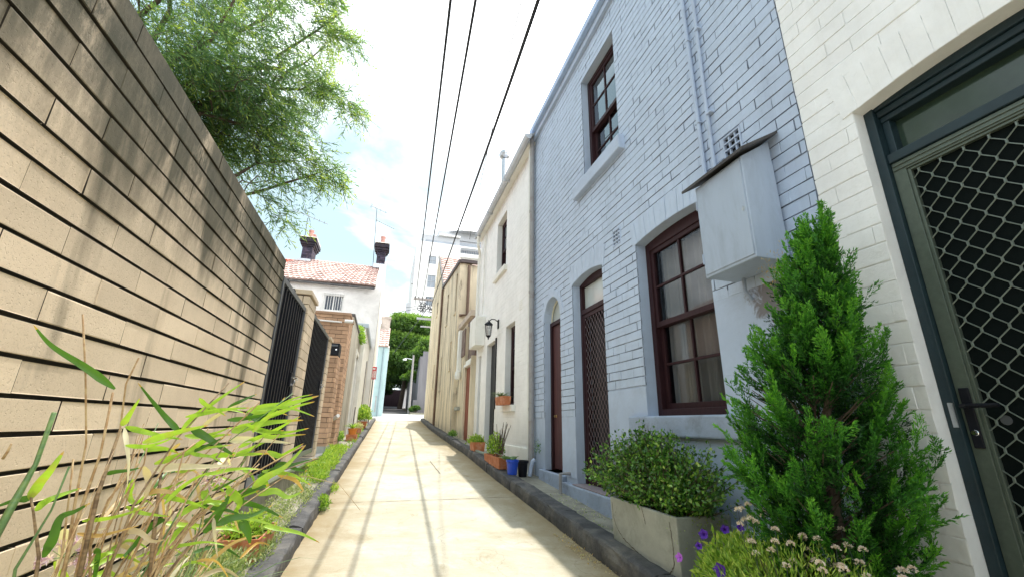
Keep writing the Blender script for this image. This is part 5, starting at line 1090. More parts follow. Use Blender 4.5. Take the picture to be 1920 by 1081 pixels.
BAMBOO_LEAVES+= [([[-0.535, 1.553, -0.098], [-0.511, 1.571, -0.105], [-0.483, 1.575, -0.11], [-0.456, 1.596, -0.13]], 0.015, 0), ([[-0.501, 1.73, -0.03], [-0.453, 1.738, -0.03], [-0.403, 1.739, -0.042], [-0.355, 1.756, -0.067]], 0.016, 0), ([[-0.467, 1.736, -0.114], [-0.43, 1.742, -0.099], [-0.392, 1.736, -0.077], [-0.358, 1.743, -0.062]], 0.019, 0), ([[-0.431, 1.741, -0.312], [-0.4, 1.754, -0.313], [-0.369, 1.754, -0.305], [-0.341, 1.763, -0.291]], 0.019, 3), ([[-0.43, 1.647, -0.016], [-0.368, 1.658, -0.036], [-0.303, 1.651, -0.039], [-0.237, 1.65, -0.025]], 0.023, 0), ([[-0.401, 1.632, -0.04], [-0.371, 1.632, 0.001], [-0.328, 1.622, 0.027], [-0.274, 1.625, 0.039]], 0.02, 0), ([[-0.574, 1.624, -0.112], [-0.544, 1.627, -0.078], [-0.503, 1.618, -0.053], [-0.456, 1.624, -0.047]], 0.025, 0), ([[-0.607, 1.672, -0.3], [-0.558, 1.683, -0.31], [-0.504, 1.681, -0.315], [-0.45, 1.689, -0.321]], 0.024, 3), ([[-0.401, 1.742, -0.056], [-0.361, 1.746, -0.036], [-0.321, 1.737, -0.01], [-0.284, 1.741, 0.014]], 0.023, 0), ([[-0.449, 1.748, -0.005], [-0.416, 1.753, 0.018], [-0.375, 1.748, 0.03], [-0.329, 1.762, 0.016]], 0.023, 3), ([[-0.447, 1.687, -0.09], [-0.41, 1.69, -0.065], [-0.366, 1.682, -0.046], [-0.319, 1.687, -0.033]], 0.022, 0), ([[-0.545, 1.573, 0.012], [-0.507, 1.581, 0.023], [-0.463, 1.578, 0.028], [-0.417, 1.591, 0.017]], 0.021, 0), ([[-0.597, 1.659, -0.053], [-0.557, 1.67, -0.055], [-0.515, 1.666, -0.044], [-0.478, 1.671, -0.026]], 0.022, 0), ([[-0.444, 1.655, -0.283], [-0.388, 1.664, -0.293], [-0.328, 1.663, -0.308], [-0.269, 1.677, -0.336]], 0.015, 0), ([[-0.641, 1.424, -0.071], [-0.604, 1.436, -0.074], [-0.564, 1.432, -0.063], [-0.531, 1.438, -0.043]], 0.016, 0), ([[-0.641, 1.522, -0.085], [-0.619, 1.537, -0.085], [-0.591, 1.541, -0.086], [-0.565, 1.56, -0.099]], 0.023, 3), ([[-0.509, 1.72, -0.267], [-0.463, 1.725, -0.256], [-0.415, 1.717, -0.238], [-0.368, 1.721, -0.224]], 0.025, 0), ([[-0.55, 1.628, -0.031], [-0.512, 1.627, 0.007], [-0.464, 1.614, 0.037], [-0.41, 1.613, 0.06]], 0.016, 4), ([[-0.49, 1.599, -0.161], [-0.446, 1.605, -0.15], [-0.397, 1.6, -0.145], [-0.346, 1.609, -0.149]], 0.022, 3), ([[-0.527, 1.656, -0.159], [-0.5, 1.675, -0.173], [-0.467, 1.679, -0.181], [-0.435, 1.696, -0.194]], 0.018, 0), ([[-0.495, 1.682, -0.004], [-0.448, 1.689, 0.002], [-0.398, 1.682, 0.013], [-0.35, 1.685, 0.028]], 0.021, 1), ([[-0.592, 1.56, -0.209], [-0.552, 1.576, -0.223], [-0.507, 1.578, -0.236], [-0.463, 1.594, -0.256]], 0.021, 0), ([[-0.494, 1.672, -0.216], [-0.465, 1.681, -0.203], [-0.435, 1.677, -0.184], [-0.408, 1.685, -0.165]], 0.015, 1), ([[-0.498, 1.671, -0.169], [-0.47, 1.681, -0.158], [-0.436, 1.683, -0.159], [-0.402, 1.703, -0.182]], 0.02, 4), ([[-0.517, 1.794, -0.343], [-0.484, 1.808, -0.347], [-0.448, 1.811, -0.354], [-0.412, 1.829, -0.373]], 0.023, 0), ([[-0.38, 1.646, -0.004], [-0.345, 1.644, 0.039], [-0.297, 1.632, 0.069], [-0.239, 1.632, 0.085]], 0.014, 0), ([[-0.546, 1.594, -0.272], [-0.515, 1.6, -0.25], [-0.475, 1.594, -0.235], [-0.431, 1.604, -0.236]], 0.025, 0), ([[-0.379, 1.749, -0.168], [-0.328, 1.758, -0.173], [-0.275, 1.757, -0.184], [-0.219, 1.775, -0.219]], 0.022, 0), ([[-0.618, 1.455, -0.066], [-0.573, 1.458, -0.048], [-0.522, 1.449, -0.032], [-0.47, 1.452, -0.018]], 0.026, 0), ([[-0.391, 1.685, 0.002], [-0.342, 1.686, 0.024], [-0.29, 1.675, 0.046], [-0.236, 1.676, 0.063]], 0.024, 3), ([[-0.563, 1.539, 0.003], [-0.511, 1.542, 0.016], [-0.453, 1.533, 0.028], [-0.394, 1.536, 0.034]], 0.018, 0), ([[-0.593, 1.584, -0.116], [-0.55, 1.588, -0.1], [-0.505, 1.579, -0.078], [-0.463, 1.581, -0.053]], 0.022, 1), ([[-0.361, 1.835, -0.352], [-0.301, 1.844, -0.366], [-0.239, 1.843, -0.382], [-0.174, 1.858, -0.417]], 0.023, 0), ([[-0.643, 1.516, -0.23], [-0.615, 1.536, -0.249], [-0.581, 1.54, -0.257], [-0.548, 1.555, -0.265]], 0.015, 0), ([[-0.561, 1.53, -0.229], [-0.531, 1.531, -0.189], [-0.488, 1.519, -0.158], [-0.436, 1.521, -0.141]], 0.016, 0), ([[-0.521, 1.654, -0.252], [-0.482, 1.669, -0.264], [-0.438, 1.67, -0.272], [-0.394, 1.686, -0.293]], 0.02, 1), ([[-0.567, 1.568, -0.149], [-0.539, 1.58, -0.145], [-0.508, 1.58, -0.137], [-0.478, 1.594, -0.138]], 0.021, 0), ([[-0.556, 1.607, -0.354], [-0.511, 1.615, -0.35], [-0.46, 1.61, -0.345], [-0.407, 1.621, -0.359]], 0.015, 0), ([[-0.635, 1.581, -0.208], [-0.604, 1.592, -0.204], [-0.571, 1.589, -0.19], [-0.544, 1.598, -0.174]], 0.021, 0), ([[-0.403, 1.647, 0.028], [-0.347, 1.65, 0.039], [-0.288, 1.645, 0.034], [-0.227, 1.657, 0.013]], 0.017, 0)]
BAMBOO_STEMS+= [([[-0.554, 1.519, -0.526], [-0.544, 1.544, -0.374], [-0.498, 1.535, -0.148]], 0.0032, 0), ([[-0.648, 1.551, -0.53], [-0.611, 1.657, -0.37], [-0.461, 1.695, -0.101]], 0.0031, 0), ([[-0.574, 1.583, -0.549], [-0.572, 1.578, -0.353], [-0.547, 1.543, -0.084]], 0.0032, 0), ([[-0.575, 1.5, -0.517], [-0.542, 1.586, -0.361], [-0.421, 1.607, -0.083]], 0.0016, 0), ([[-0.608, 1.531, -0.526], [-0.576, 1.615, -0.342], [-0.443, 1.646, -0.084]], 0.0029, 0), ([[-0.639, 1.509, -0.515], [-0.648, 1.499, -0.312], [-0.638, 1.463, -0.047]], 0.0019, 2), ([[-0.565, 1.517, -0.524], [-0.509, 1.632, -0.357], [-0.327, 1.663, -0.044]], 0.0022, 0), ([[-0.676, 1.578, -0.538], [-0.635, 1.693, -0.397], [-0.475, 1.744, -0.164]], 0.0024, 0), ([[-0.675, 1.503, -0.509], [-0.643, 1.63, -0.347], [-0.477, 1.688, -0.09]], 0.0017, 2), ([[-0.69, 1.563, -0.531], [-0.697, 1.569, -0.302], [-0.665, 1.545, -0.018]], 0.0021, 0), ([[-0.792, 1.652, -0.555], [-0.789, 1.694, -0.352], [-0.723, 1.694, -0.075]], 0.0025, 0), ([[-0.611, 1.489, -0.509], [-0.584, 1.578, -0.322], [-0.454, 1.613, -0.056]], 0.0029, 2), ([[-0.695, 1.595, -0.542], [-0.669, 1.676, -0.347], [-0.547, 1.691, -0.03]], 0.0031, 0), ([[-0.722, 1.602, -0.542], [-0.705, 1.67, -0.359], [-0.606, 1.693, -0.106]], 0.0026, 2), ([[-0.741, 1.556, -0.523], [-0.743, 1.596, -0.357], [-0.698, 1.596, -0.107]], 0.0025, 0), ([[-0.745, 1.573, -0.529], [-0.725, 1.675, -0.383], [-0.602, 1.724, -0.16]], 0.0022, 2), ([[-0.66, 1.586, -0.542], [-0.669, 1.572, -0.317], [-0.653, 1.533, -0.038]], 0.0024, 0), ([[-0.692, 1.625, -0.554], [-0.634, 1.765, -0.455], [-0.439, 1.83, -0.244]], 0.0019, 0), ([[-0.677, 1.502, -0.509], [-0.666, 1.575, -0.358], [-0.584, 1.604, -0.135]], 0.0018, 0), ([[-0.607, 1.547, -0.532], [-0.555, 1.661, -0.338], [-0.362, 1.698, -0.027]], 0.003, 2)]
# ================================================================== PLANTS
def U(a, b, n=None): return NP.uniform(a, b, n)
def sph(n): return norm(NP.normal(size=(n,3)))

# --- big feathery tree behind the block wall
tr = thing('tree', 'large feathery leaved tree leaning over the top of the block wall', 'tree', (-3.4, 4.8, gz(5)))
def limb(mb, a, b, r0, r1, wob=.12, k=7, n=7):
    a, b = Vector(a), Vector(b); pts = []
    for i in range(k+1):
        t = i/k; w = math.sin(math.pi*t)*wob
        pts.append(a.lerp(b, t) + Vector((rnd.uniform(-w,w), rnd.uniform(-w,w), rnd.uniform(-w,w)+w*.6)))
    mb.tube([tuple(p) for p in pts], [r0+(r1-r0)*i/k for i in range(k+1)], n); return pts
mb = MB(); limb(mb, (-3.4,4.8,gz(5)-.2), (-3.1,4.7,2.0), .20, .13, .1, 6, 12); mb.build('trunk', M_barkA, tr, smooth=True)
ends = [(-1.5,4.3,3.3),(-1.1,4.6,3.9),(-1.7,3.7,4.0),(-1.3,5.2,4.9),(-2.0,3.2,4.6),(-1.0,4.4,4.7),(-2.2,5.4,3.6),(-1.3,4.9,2.9),(-2.4,2.6,3.9),(-2.6,4.0,5.4),(-1.6,4.9,5.8),(-.95,4.5,2.55)]
mb = MB(); skel = []
for e in ends:
    p = limb(mb, (-3.1,4.7,rnd.uniform(1.3,2.0)), e, .04, .009, .22, 9, 6); skel += p[3:]
    for q in range(4):
        s = p[rnd.randint(3,8)]; d = Vector((rnd.uniform(-.1,.7), rnd.uniform(-.7,.7), rnd.uniform(-.3,.6)))
        p2 = limb(mb, s, s+d, .009, .004, .08, 5, 5); skel += p2[1:]
mb.build('branch', M_barkA, tr, smooth=True)
S = np.array([tuple(p) for p in skel])
def inside(P):
    x, y, z = P[:,0], P[:,1], P[:,2]
    e = ((x+2.30)/1.28)**2 + ((y-4.4)/1.8)**2 + ((z-4.45)/1.9)**2
    lum = np.sin(x*4.1+1.7*np.sin(z*2.3)) + np.sin(y*3.7+z*2.9) + np.sin(z*4.9-x*2.2)
    return (e < 1) & (lum > -.85)
nt_ = 5600
base = S[NP.integers(0, len(S), nt_*3)] + NP.normal(size=(nt_*3,3))*.34
ok = inside(base); base = base[ok][:nt_]
# named drooping sprays at the edge of the crown
extra = []
for (a, b, n) in (((-1.3,4.5,2.95),(-.70,4.5,2.50),130), ((-1.5,4.6,3.0),(-1.0,4.6,2.45),90), ((-1.6,4.5,2.4),(-1.15,4.5,1.92),60), ((-1.2,4.5,3.8),(-.68,4.4,3.35),150), ((-1.2,4.4,4.5),(-.80,4.3,4.2),110), ((-1.3,4.4,5.0),(-1.0,4.3,4.9),90), ((-1.5,4.5,2.75),(-1.3,4.5,2.3),60)):
    a, b = np.array(a), np.array(b); t = NP.random((n,1)); extra.append(a + (b-a)*t + NP.normal(size=(n,3))*.055)
base = np.concatenate([base] + extra); nb = len(base)
tm = MB(); LC, LD, LV = [], [], []
for i in range(nb):
    d = np.array([rnd.uniform(-.2,.9), rnd.uniform(-.7,.5), rnd.uniform(-.9,.25)]); d /= np.linalg.norm(d); L = rnd.uniform(.14,.34)
    p = base[i]; q = p + d*L + np.array([0,0,-.04])
    if i % 3 == 0: tm.tube([tuple(p), tuple(q)], .0022, 3)
    k = 13; t = np.linspace(.05, 1, k)[:,None]; C = p + (q-p)*t
    side = np.cross(d, [0,0,1]); side /= max(np.linalg.norm(side), .1)
    D = d*.75 + side*np.where(np.arange(k) % 2, 1, -1)[:,None]*.65 + NP.normal(size=(k,3))*.28 + np.array([0,0,-.15])
    LC.append(C); LD.append(D); LV.append(np.full(k, .06+rnd.betavariate(2.2,2.8)) + NP.normal(size=k)*.12 + (.12 if p[0] > -1.2 else 0))
tm.build('twig', M_barkA, tr, fix=False)
LC = np.concatenate(LC); LD = np.concatenate(LD); LV = np.concatenate(LV)
leaves('foliage', LC, LD, U(.045,.085,len(LC)), U(.008,.0135,len(LC)), LV, L_tree, tr)

# --- conifer by the cream wall
cf = thing('conifer', 'dense bright green conifer standing against the seam of the blue grey and cream walls', 'conifer', (1.98, 1.66, gz(1.7)))
mb = MB(); limb(mb, (1.98,1.70,-.95), (1.97,1.50,.85), .030, .006, .02, 8, 8)
prof = [(-.80,.18),(-.62,.32),(-.45,.40),(-.25,.43),(-.05,.42),(.1,.37),(.25,.29),(.4,.21),(.55,.15),(.7,.10),(.82,.06),(.9,.02)]
def rad(z):
    for (a,b),(c,d) in zip(prof[:-1], prof[1:]):
        if z <= c: return b + (d-b)*(z-a)/(c-a)
    return .02
LC, LD, LV, LU = [], [], [], []
def spray(p, d, L, val, big=1.0):
    d = d/np.linalg.norm(d); s = np.cross(d, [0,0,1.0]) + NP.normal(size=3)*.5; s /= np.linalg.norm(s)
    for i in range(11):
        t = (i+1)/11; c = p + d*L*t; sd = 1 if i % 2 else -1
        bl = L*.42*(1-.65*t)*rnd.uniform(.7,1.2); bd = d*.75 + s*sd*.7 + NP.normal(size=3)*.12; bd /= np.linalg.norm(bd)
        k = 7; tt = np.linspace(.1,1,k)[:,None]; C = c + bd*bl*tt
        sd2 = np.where(np.arange(k) % 2, 1, -1)[:,None]
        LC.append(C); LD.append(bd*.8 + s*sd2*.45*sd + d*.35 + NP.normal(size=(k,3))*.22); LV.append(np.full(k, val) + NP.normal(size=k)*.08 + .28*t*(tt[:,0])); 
for i in range(330):
    # a plume: a leader that leaves the trunk and turns upwards, feathered with sprays
    z = -.82 + 1.62*rnd.random()**.95; th = rnd.uniform(0, 2*math.pi); R = rad(z)*rnd.uniform(.58,.97)
    ax = np.array([1.94, 1.63 - .22*max(0,(z+.1)), z]); out = np.array([math.cos(th), math.sin(th), 0]); up = rnd.uniform(.10,.24)
    p0 = ax + out*R*.25 - np.array([0,0,.06]); p1 = ax + out*R*.75; p2 = ax + out*R*.98 + np.array([0,0,up])
    tone = rnd.uniform(-.10,.14)
    for k in range(9):
        t = (k+.6)/9; p = (1-t)**2*p0 + 2*t*(1-t)*p1 + t*t*p2; d = 2*(1-t)*(p1-p0) + 2*t*(p2-p1); d = d/max(np.linalg.norm(d),1e-6)
        if p[0] > 2.18: p[0] = 2.18 - rnd.random()*.04
        if p[1] < 1.21 and z < .3: continue
        dd = d + NP.normal(size=3)*.38 + np.array([0,0,.25])
        if p[0] > 2.08 and dd[0] > 0: dd[0] *= .1
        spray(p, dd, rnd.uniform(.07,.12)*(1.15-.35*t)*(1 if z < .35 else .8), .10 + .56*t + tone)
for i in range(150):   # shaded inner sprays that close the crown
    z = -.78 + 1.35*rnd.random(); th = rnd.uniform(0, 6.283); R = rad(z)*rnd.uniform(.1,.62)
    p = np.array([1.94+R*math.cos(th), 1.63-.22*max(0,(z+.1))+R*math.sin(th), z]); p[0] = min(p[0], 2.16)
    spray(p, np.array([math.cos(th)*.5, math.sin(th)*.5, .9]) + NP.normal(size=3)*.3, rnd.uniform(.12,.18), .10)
for (dx, dy, z, vx, vy, vz, L) in ((-.02,-.24,.50,-.2,-.7,.6,.15),(-.02,-.24,.62,0,-.6,.8,.14),(0,-.18,.78,.0,-.3,1,.14),(0,-.12,.85,0,-.1,1,.14),(-.1,-.34,-.30,-.1,-.8,.45,.13),(-.1,-.32,-.24,0,-.8,.5,.13),(-.05,.34,-.14,-.2,.8,.5,.15)):
    for q in range(3): spray(np.array([1.94+dx, 1.60+dy, z]) + NP.normal(size=3)*.02, np.array([vx,vy,vz]) + NP.normal(size=3)*.12, L, .45)
for i in range(190):
    z = rnd.uniform(-.6,.7); th = rnd.uniform(0,6.28); R = rad(z)*.75; a = (1.95,1.66-.14*max(0,z+.1),z-.10); mb.tube([a, (min(a[0]+R*math.cos(th),2.18), a[1]+R*math.sin(th), z+.10)], [.004,.0018], 4)
mb.build('trunk', M_barkA, cf)
LC = np.concatenate(LC); LD = np.concatenate(LD); LV = np.concatenate(LV); LC[:,0] = np.minimum(LC[:,0], 2.225)
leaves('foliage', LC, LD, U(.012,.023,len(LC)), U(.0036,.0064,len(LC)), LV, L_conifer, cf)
# a few browned tips near the top
C = np.array([1.93,1.66,.78]) + NP.normal(size=(260,3))*np.array([.05,.04,.06]); leaves('browned_tips', C, NP.normal(size=(260,3))*.5 + [0,0,1], U(.012,.02,260), .004, U(.7,.85,260), L_bam, cf)

# --- concrete planter with small-leaved shrub
pl = thing('planter', 'cracked cast concrete trough planter standing on the kerb by the blue grey house', 'planter', (1.95, 2.9, -.86))
mb = MB(); x0,x1,y0,y1,zt,zb = 1.735,2.13,2.46,3.27,-.515,-.875; t = .028; q = .012
out_t = [(x0,y0,zt),(x1,y0,zt),(x1,y1,zt),(x0,y1,zt)]; out_b = [(x0+q,y0+q,zb),(x1-q,y0+q,zb),(x1-q,y1-q,zb),(x0+q,y1-q,zb)]
in_t = [(x0+t,y0+t,zt),(x1-t,y0+t,zt),(x1-t,y1-t,zt),(x0+t,y1-t,zt)]; in_b = [(a,b,zt-.10) for a,b,_ in in_t]
mb.add(out_b+out_t+in_t+in_b, [(3,2,1,0)] + [(i,(i+1)%4,4+(i+1)%4,4+i) for i in range(4)] + [(4+i,4+(i+1)%4,8+(i+1)%4,8+i) for i in range(4)] + [(8+i,8+(i+1)%4,12+(i+1)%4,12+i) for i in range(4)])
mb.build('trough', M_concp, pl, bevel=.006)
mb = MB(); mb.box((x0+t*.8,y0+t*.8,zt-.1),(x1-t*.8,y1-t*.8,zt-.045)); mb.build('soil', M_soil, pl)
def crack(mb, pts, w, X=None, Y=None):
    P = []
    for (a,b) in zip(pts[:-1], pts[1:]):
        for i in range(7):
            f = i/7; P.append((a[0]+(b[0]-a[0])*f + rnd.uniform(-.004,.004), a[1]+(b[1]-a[1])*f + rnd.uniform(-.004,.004)))
    P.append(pts[-1])
    for a, b in zip(P[:-1], P[1:]):
        ww = w*rnd.uniform(.5,1.4); dx, dz = b[0]-a[0], b[1]-a[1]; L = math.hypot(dx,dz) or 1; nx, nz = -dz/L*ww, dx/L*ww
        fx = lambda z: x0 + q*(zt-z)/(zt-zb) - .0015
        mb.quad(*[(fx(v), u, v) for u, v in ((a[0]-nx,a[1]-nz),(b[0]-nx,b[1]-nz),(b[0]+nx,b[1]+nz),(a[0]+nx,a[1]+nz))])
mb = MB()
crack(mb, [(3.24,-.55),(3.235,-.65),(3.19,-.72),(3.10,-.77),(2.98,-.80),(2.85,-.825),(2.72,-.85),(2.62,-.86),(2.57,-.83),(2.53,-.78),(2.52,-.70),(2.525,-.62),(2.53,-.55)], .0028)
crack(mb, [(2.83,-.52),(2.815,-.56),(2.80,-.615)], .0022); crack(mb, [(3.17,-.57),(3.20,-.62)], .001)
mb.build('cracks', M_crack, pl, fix=False)
sh = thing('shrub', 'rounded small leaved green shrub growing in the cracked concrete trough', 'shrub', (1.95, 2.9, -.6))
mb = MB(); LC, LD, LV = [], [], []
for i in range(620):
    th = rnd.uniform(0, 2*math.pi); el = rnd.uniform(.1, 1.5); d = np.array([math.cos(th)*math.cos(el)*.60, math.sin(th)*math.cos(el)*1.02, .16+.50*math.sin(el)])
    base_ = np.array([1.93, 2.90 + .6*d[1]*.35, -.60]); tip = base_ + d*np.array([.62,.62,.90])*rnd.uniform(.55,1.04) + np.array([0,.10,0])
    if tip[0] > 2.2: tip[0] = 2.2 - rnd.random()*.1
    mid = (base_+tip)/2 + NP.normal(size=3)*.03
    mb.tube([tuple(base_), tuple(mid), tuple(tip)], [.004,.0025,.0012], 4)
    for (a, b, n) in ((mid, tip, 24), (base_+(mid-base_)*.5, mid, 6)):
        t = NP.random((n,1)); C = a + (b-a)*t + NP.normal(size=(n,3))*.018
        LC.append(C); LD.append(NP.normal(size=(n,3))*.8 + (b-a)/np.linalg.norm(b-a)*.6); LV.append(np.clip(NP.normal(.36,.24,n) + .22*(t[:,0]), 0, 1))
mb.build('stems', M_barkA, sh, fix=False)
LC = np.concatenate(LC); LD = np.concatenate(LD); LV = np.concatenate(LV); LC[:,0] = np.minimum(LC[:,0], 2.23)
leaves('foliage', LC, LD, U(.022,.036,len(LC)), U(.015,.024,len(LC)), LV, L_shrub, sh)
tp = MB()
n = 420; C = np.array([1.98, 2.46, -.58]) + NP.normal(size=(n,3))*np.array([.10,.022,.07]); C[:,1] = np.minimum(C[:,1], 2.475)
tpl = thing('trailing_plant', 'small grey leaved trailing plant spilling over the near end of the concrete trough', 'plant', (1.98,2.46,-.6)); leaves('foliage', C, NP.normal(size=(n,3)) + [0,-.4,-.4], U(.010,.018,n), U(.008,.012,n), U(.35,.8,n), L_weed, tpl)

# --- flower bed trough at the foot of the conifer
ft = thing('planter', 'low planter hidden under lime green foliage and flowers at the foot of the conifer', 'planter', (1.9, 1.5, -1.0))
mb = MB(); mb.box((1.50,.95,-1.02),(2.2,2.28,-.78)); mb.build('trough', M_concp, ft, bevel=.01)
mb = MB(); mb.box((1.52,.97,-.779),(2.18,2.26,-.765)); mb.build('soil', M_soil, ft)
def cushion(name, label, cat, c, r, n, mat, L, W, v, upz=.5, stems=0, parent_mats=None, flat=1.0):
    t = thing(name, label, cat, (c[0], c[1], c[2]-r[2]))
    P = sph(n)*NP.random((n,1))**.4; P[:,2] = np.abs(P[:,2])*flat; C = np.array(c) + P*np.array(r) + NP.normal(size=(n,3))*.012
    C[:,0] = np.minimum(C[:,0], 2.2)
    leaves('foliage', C, P*.8 + NP.normal(size=(n,3))*.6 + [0,0,upz], U(L*.6,L*1.3,n), U(W*.7,W*1.2,n), np.clip(NP.normal(v[0],v[1],n) + .25*P[:,2], 0, 1), mat, t)
    if stems:
        mb = MB()
        for i in range(stems):
            q = C[rnd.randrange(n)]; mb.tube([(c[0]+rnd.uniform(-.4,.4)*r[0], c[1]+rnd.uniform(-.4,.4)*r[1], c[2]-.08), tuple(q)], .0018, 4)
        mb.build('stems', M_barkA, t, fix=False)
    return t, C
pt, _ = cushion('petunia', 'lime green petunia plant with deep violet flowers beside the concrete trough', 'petunia', (1.76,2.00,-.76), (.21,.22,.25), 2300, L_lime, .042, .020, (.42,.25), stems=40)
def trumpet(parent, c, d, r, mat, n=10):
    d = Vector(d).normalized(); a = d.cross(Vector((0,0,1))).normalized(); b = a.cross(d); mb = MB(); c = Vector(c)
    rings = [(.002,0),(.004,r*.9),(r*.55,r*1.25),(r,r*1.3)]; vs = []
    for rr, t in rings:
        for j in range(n*2):
            q = math.pi*j/n; w = 1 + (.13*math.cos(5*q) if rr > r*.5 else 0); vs.append(tuple(c + d*t + (a*math.cos(q)+b*math.sin(q))*rr*w + d*(.15*r*math.cos(5*q) if rr == r else 0)))
    m = n*2; mb.add(vs, [(i*m+j, i*m+(j+1)%m, (i+1)*m+(j+1)%m, (i+1)*m+j) for i in range(3) for j in range(m)], 0, .5); return mb.build('flower', mat, parent, smooth=True, fix=False)
M_violet = pmat('violet_petal', (.075,.015,.30), .3, 60, .6, 90, .0005); M_mauve = pmat('mauve_petal', (.42,.12,.62), .2, 60, .6, 90, .0005)
for (c, d, r, m) in (((1.66,2.12,-.53),(-.7,-.5,.3),.023,M_violet), ((1.56,1.90,-.62),(-.8,-.5,.2),.027,M_violet), ((1.70,2.02,-.49),(-.5,-.7,.4),.020,M_violet), ((1.60,2.24,-.66),(-.9,-.2,.2),.022,M_mauve), ((1.64,1.85,-.44),(-.4,-.8,.3),.016,M_violet), ((1.55,2.03,-.55),(-.6,-.6,.1),.016,M_violet)):
    trumpet(pt, c, d, r, m)
al, AC = cushion('alyssum', 'sprawling alyssum with pale pink flower heads under the conifer', 'alyssum', (1.66,1.60,-.74), (.28,.50,.30), 4600, L_lime, .030, .006, (.38,.25), upz=.8, stems=60)
heads = []
for i in range(78):
    y = rnd.uniform(1.12, 1.93); x = rnd.uniform(1.54,1.90); z = -.52 + .07*math.sin((y-1.2)*3) + rnd.uniform(-.09,.07) + (.05 if y > 1.7 else 0); heads.append((x,y,z))
st = MB(); C, D = [], []
for h in heads:
    st.tube([(h[0]+.02, h[1]+rnd.uniform(-.03,.03), h[2]-.12), h], .0012, 3)
    n = 34; s = sph(n); s[:,2] = np.abs(s[:,2]); C.append(np.array(h) + s*.010); D.append(s)
st.build('flower_stems', M_greyrail, al, fix=False)
C = np.concatenate(C); D = np.concatenate(D); leaves('flower_heads', C, D, 0.009, .008, U(0,1,len(C)), L_white, al)
# a darker sprawling filler so no soil shows
cushion('fern', 'low dark green ferny clump behind the alyssum', 'fern', (1.95,1.35,-.80), (.22,.30,.18), 1800, L_conifer, .03, .007, (.55,.2), upz=.6)

# --- pots on the right kerb
def pot_round(t, c, r0, r1, h, mat, rim=.012):
    mb = MB(); mb.lathe(c, [(0,0),(r0,0),(r1,h*.82),(r1+rim,h*.83),(r1+rim,h),(r1-.008,h),(r1-.012,h-.03),(0,h-.03)], 20); return mb.build('pot_body', mat, t, smooth=False, bevel=.002)
def pot_box(t, x0, x1, y0, y1, z0, h, mat, tap=.015, name='pot_body'):
    mb = MB(); o = [(x0,y0),(x1,y0),(x1,y1),(x0,y1)]; sg = [(1,1),(-1,1),(-1,-1),(1,-1)]
    B = [(a+tap*s[0], b+tap*s[1], z0) for (a,b),s in zip(o,sg)]; T = [(a,b,z0+h) for a,b in o]; I = [(a+.012*s[0], b+.012*s[1], z0+h) for (a,b),s in zip(o,sg)]; J = [(a,b,z0+h-.025) for a,b,_ in I]
    mb.add(B+T+I+J, [(3,2,1,0),(12,13,14,15)] + [(k+i,k+(i+1)%4,k+4+(i+1)%4,k+4+i) for k in (0,4,8) for i in range(4)], 0); b = mb.build(name, mat, t, bevel=.003)
    return b
def rosette(name, label, cat, c, n, L, W, mat, v, spread=1.0, up=.6, drop=0.0):
    t = thing(name, label, cat, c); mb = MB()
    for i in range(n):
        th = rnd.uniform(0,6.283); l = L*rnd.uniform(.6,1.1); d = Vector((math.cos(th)*spread, math.sin(th)*spread, up*rnd.uniform(.6,1.4))).normalized()
        s = Vector((-math.sin(th), math.cos(th), 0)); pts = []
        for k in range(7):
            f = k/6; p = Vector(c) + d*l*f + Vector((0,0,-drop*l*f*f)); w = W*math.sin(math.pi*min(.97, f*.9+.08))*rnd.uniform(.95,1.05)
            pts.append((p - s*w*.5, p + Vector((0,0,-w*.12)), p + s*w*.5))
        o = len(mb.v); vs = [tuple(q) for r in pts for q in r]; mb.add(vs, [(k*3+j, k*3+j+1, (k+1)*3+j+1, (k+1)*3+j) for k in range(6) for j in range(2)], 0, min(1,max(0,rnd.gauss(*v))))
    mb.build('leaves', mat, t, smooth=True, fix=False); return t

p = thing('flower_pot', 'square terracotta pot on the kerb by the boarded red door', 'flower pot', (1.86,9.0,gz(9)+.13))
pot_box(p, 1.74, 1.98, 8.75, 9.15, gz(9)+.13, .17, M_tan_metal)
cushion('pot_plant', 'pale green leafy plant in the square terracotta pot', 'plant', (1.84,9.02,gz(9)+.28), (.17,.26,.14), 420, L_lime, .05, .025, (.4,.25))
p = thing('flower_pot', 'long terracotta trough on the kerb beside the blue pot', 'flower pot', (1.78,7.1,gz(7)+.13))
pot_box(p, 1.69, 1.87, 6.55, 7.55, gz(7)+.115, .16, M_tan_metal)
tpp, _ = cushion('pot_plant', 'yellow green bushy plant with bare twigs in the long terracotta trough', 'plant', (1.78,7.15,gz(7)+.30), (.11,.38,.30), 700, L_lime, .05, .02, (.3,.25), stems=30)
mb = MB()
for i in range(16):
    a = Vector((1.80,6.85+rnd.uniform(-.12,.12),gz(7)+.3)); b = a + Vector((rnd.uniform(-.12,.12), rnd.uniform(-.25,.25), rnd.uniform(.25,.48))); mb.tube([tuple(a), tuple(a.lerp(b,.5)+Vector((0,.03,0))), tuple(b)], [.007,.005,.003], 4)
mb.build('twigs', M_barkA, tpp, fix=False)
p = thing('flower_pot', 'blue plastic pot holding a big leaved plant beside the grey downpipe', 'flower pot', (1.80,6.20,gz(6.2)+.13))
pot_round(p, (1.80,6.20,gz(6.2)+.12), .065, .082, .20, M_bluepot, .008)
rosette('pot_plant', 'broad pale green leaves growing from the blue plastic pot', 'plant', (1.79,6.28,gz(6.2)+.28), 9, .26, .15, L_grass, (.45,.1), 1.0, .9, .35)
p = thing('flower_pot', 'small black pot behind the blue pot against the white cottage', 'flower pot', (1.98,6.25,gz(6.2)+.09))
pot_round(p, (2.02,6.42,gz(6.4)+.06), .06,.075,.22, M_dark)
p = thing('window_box', 'terracotta window box on the lower sill of the white cottage', 'window box', (2.1,8.0,.34))
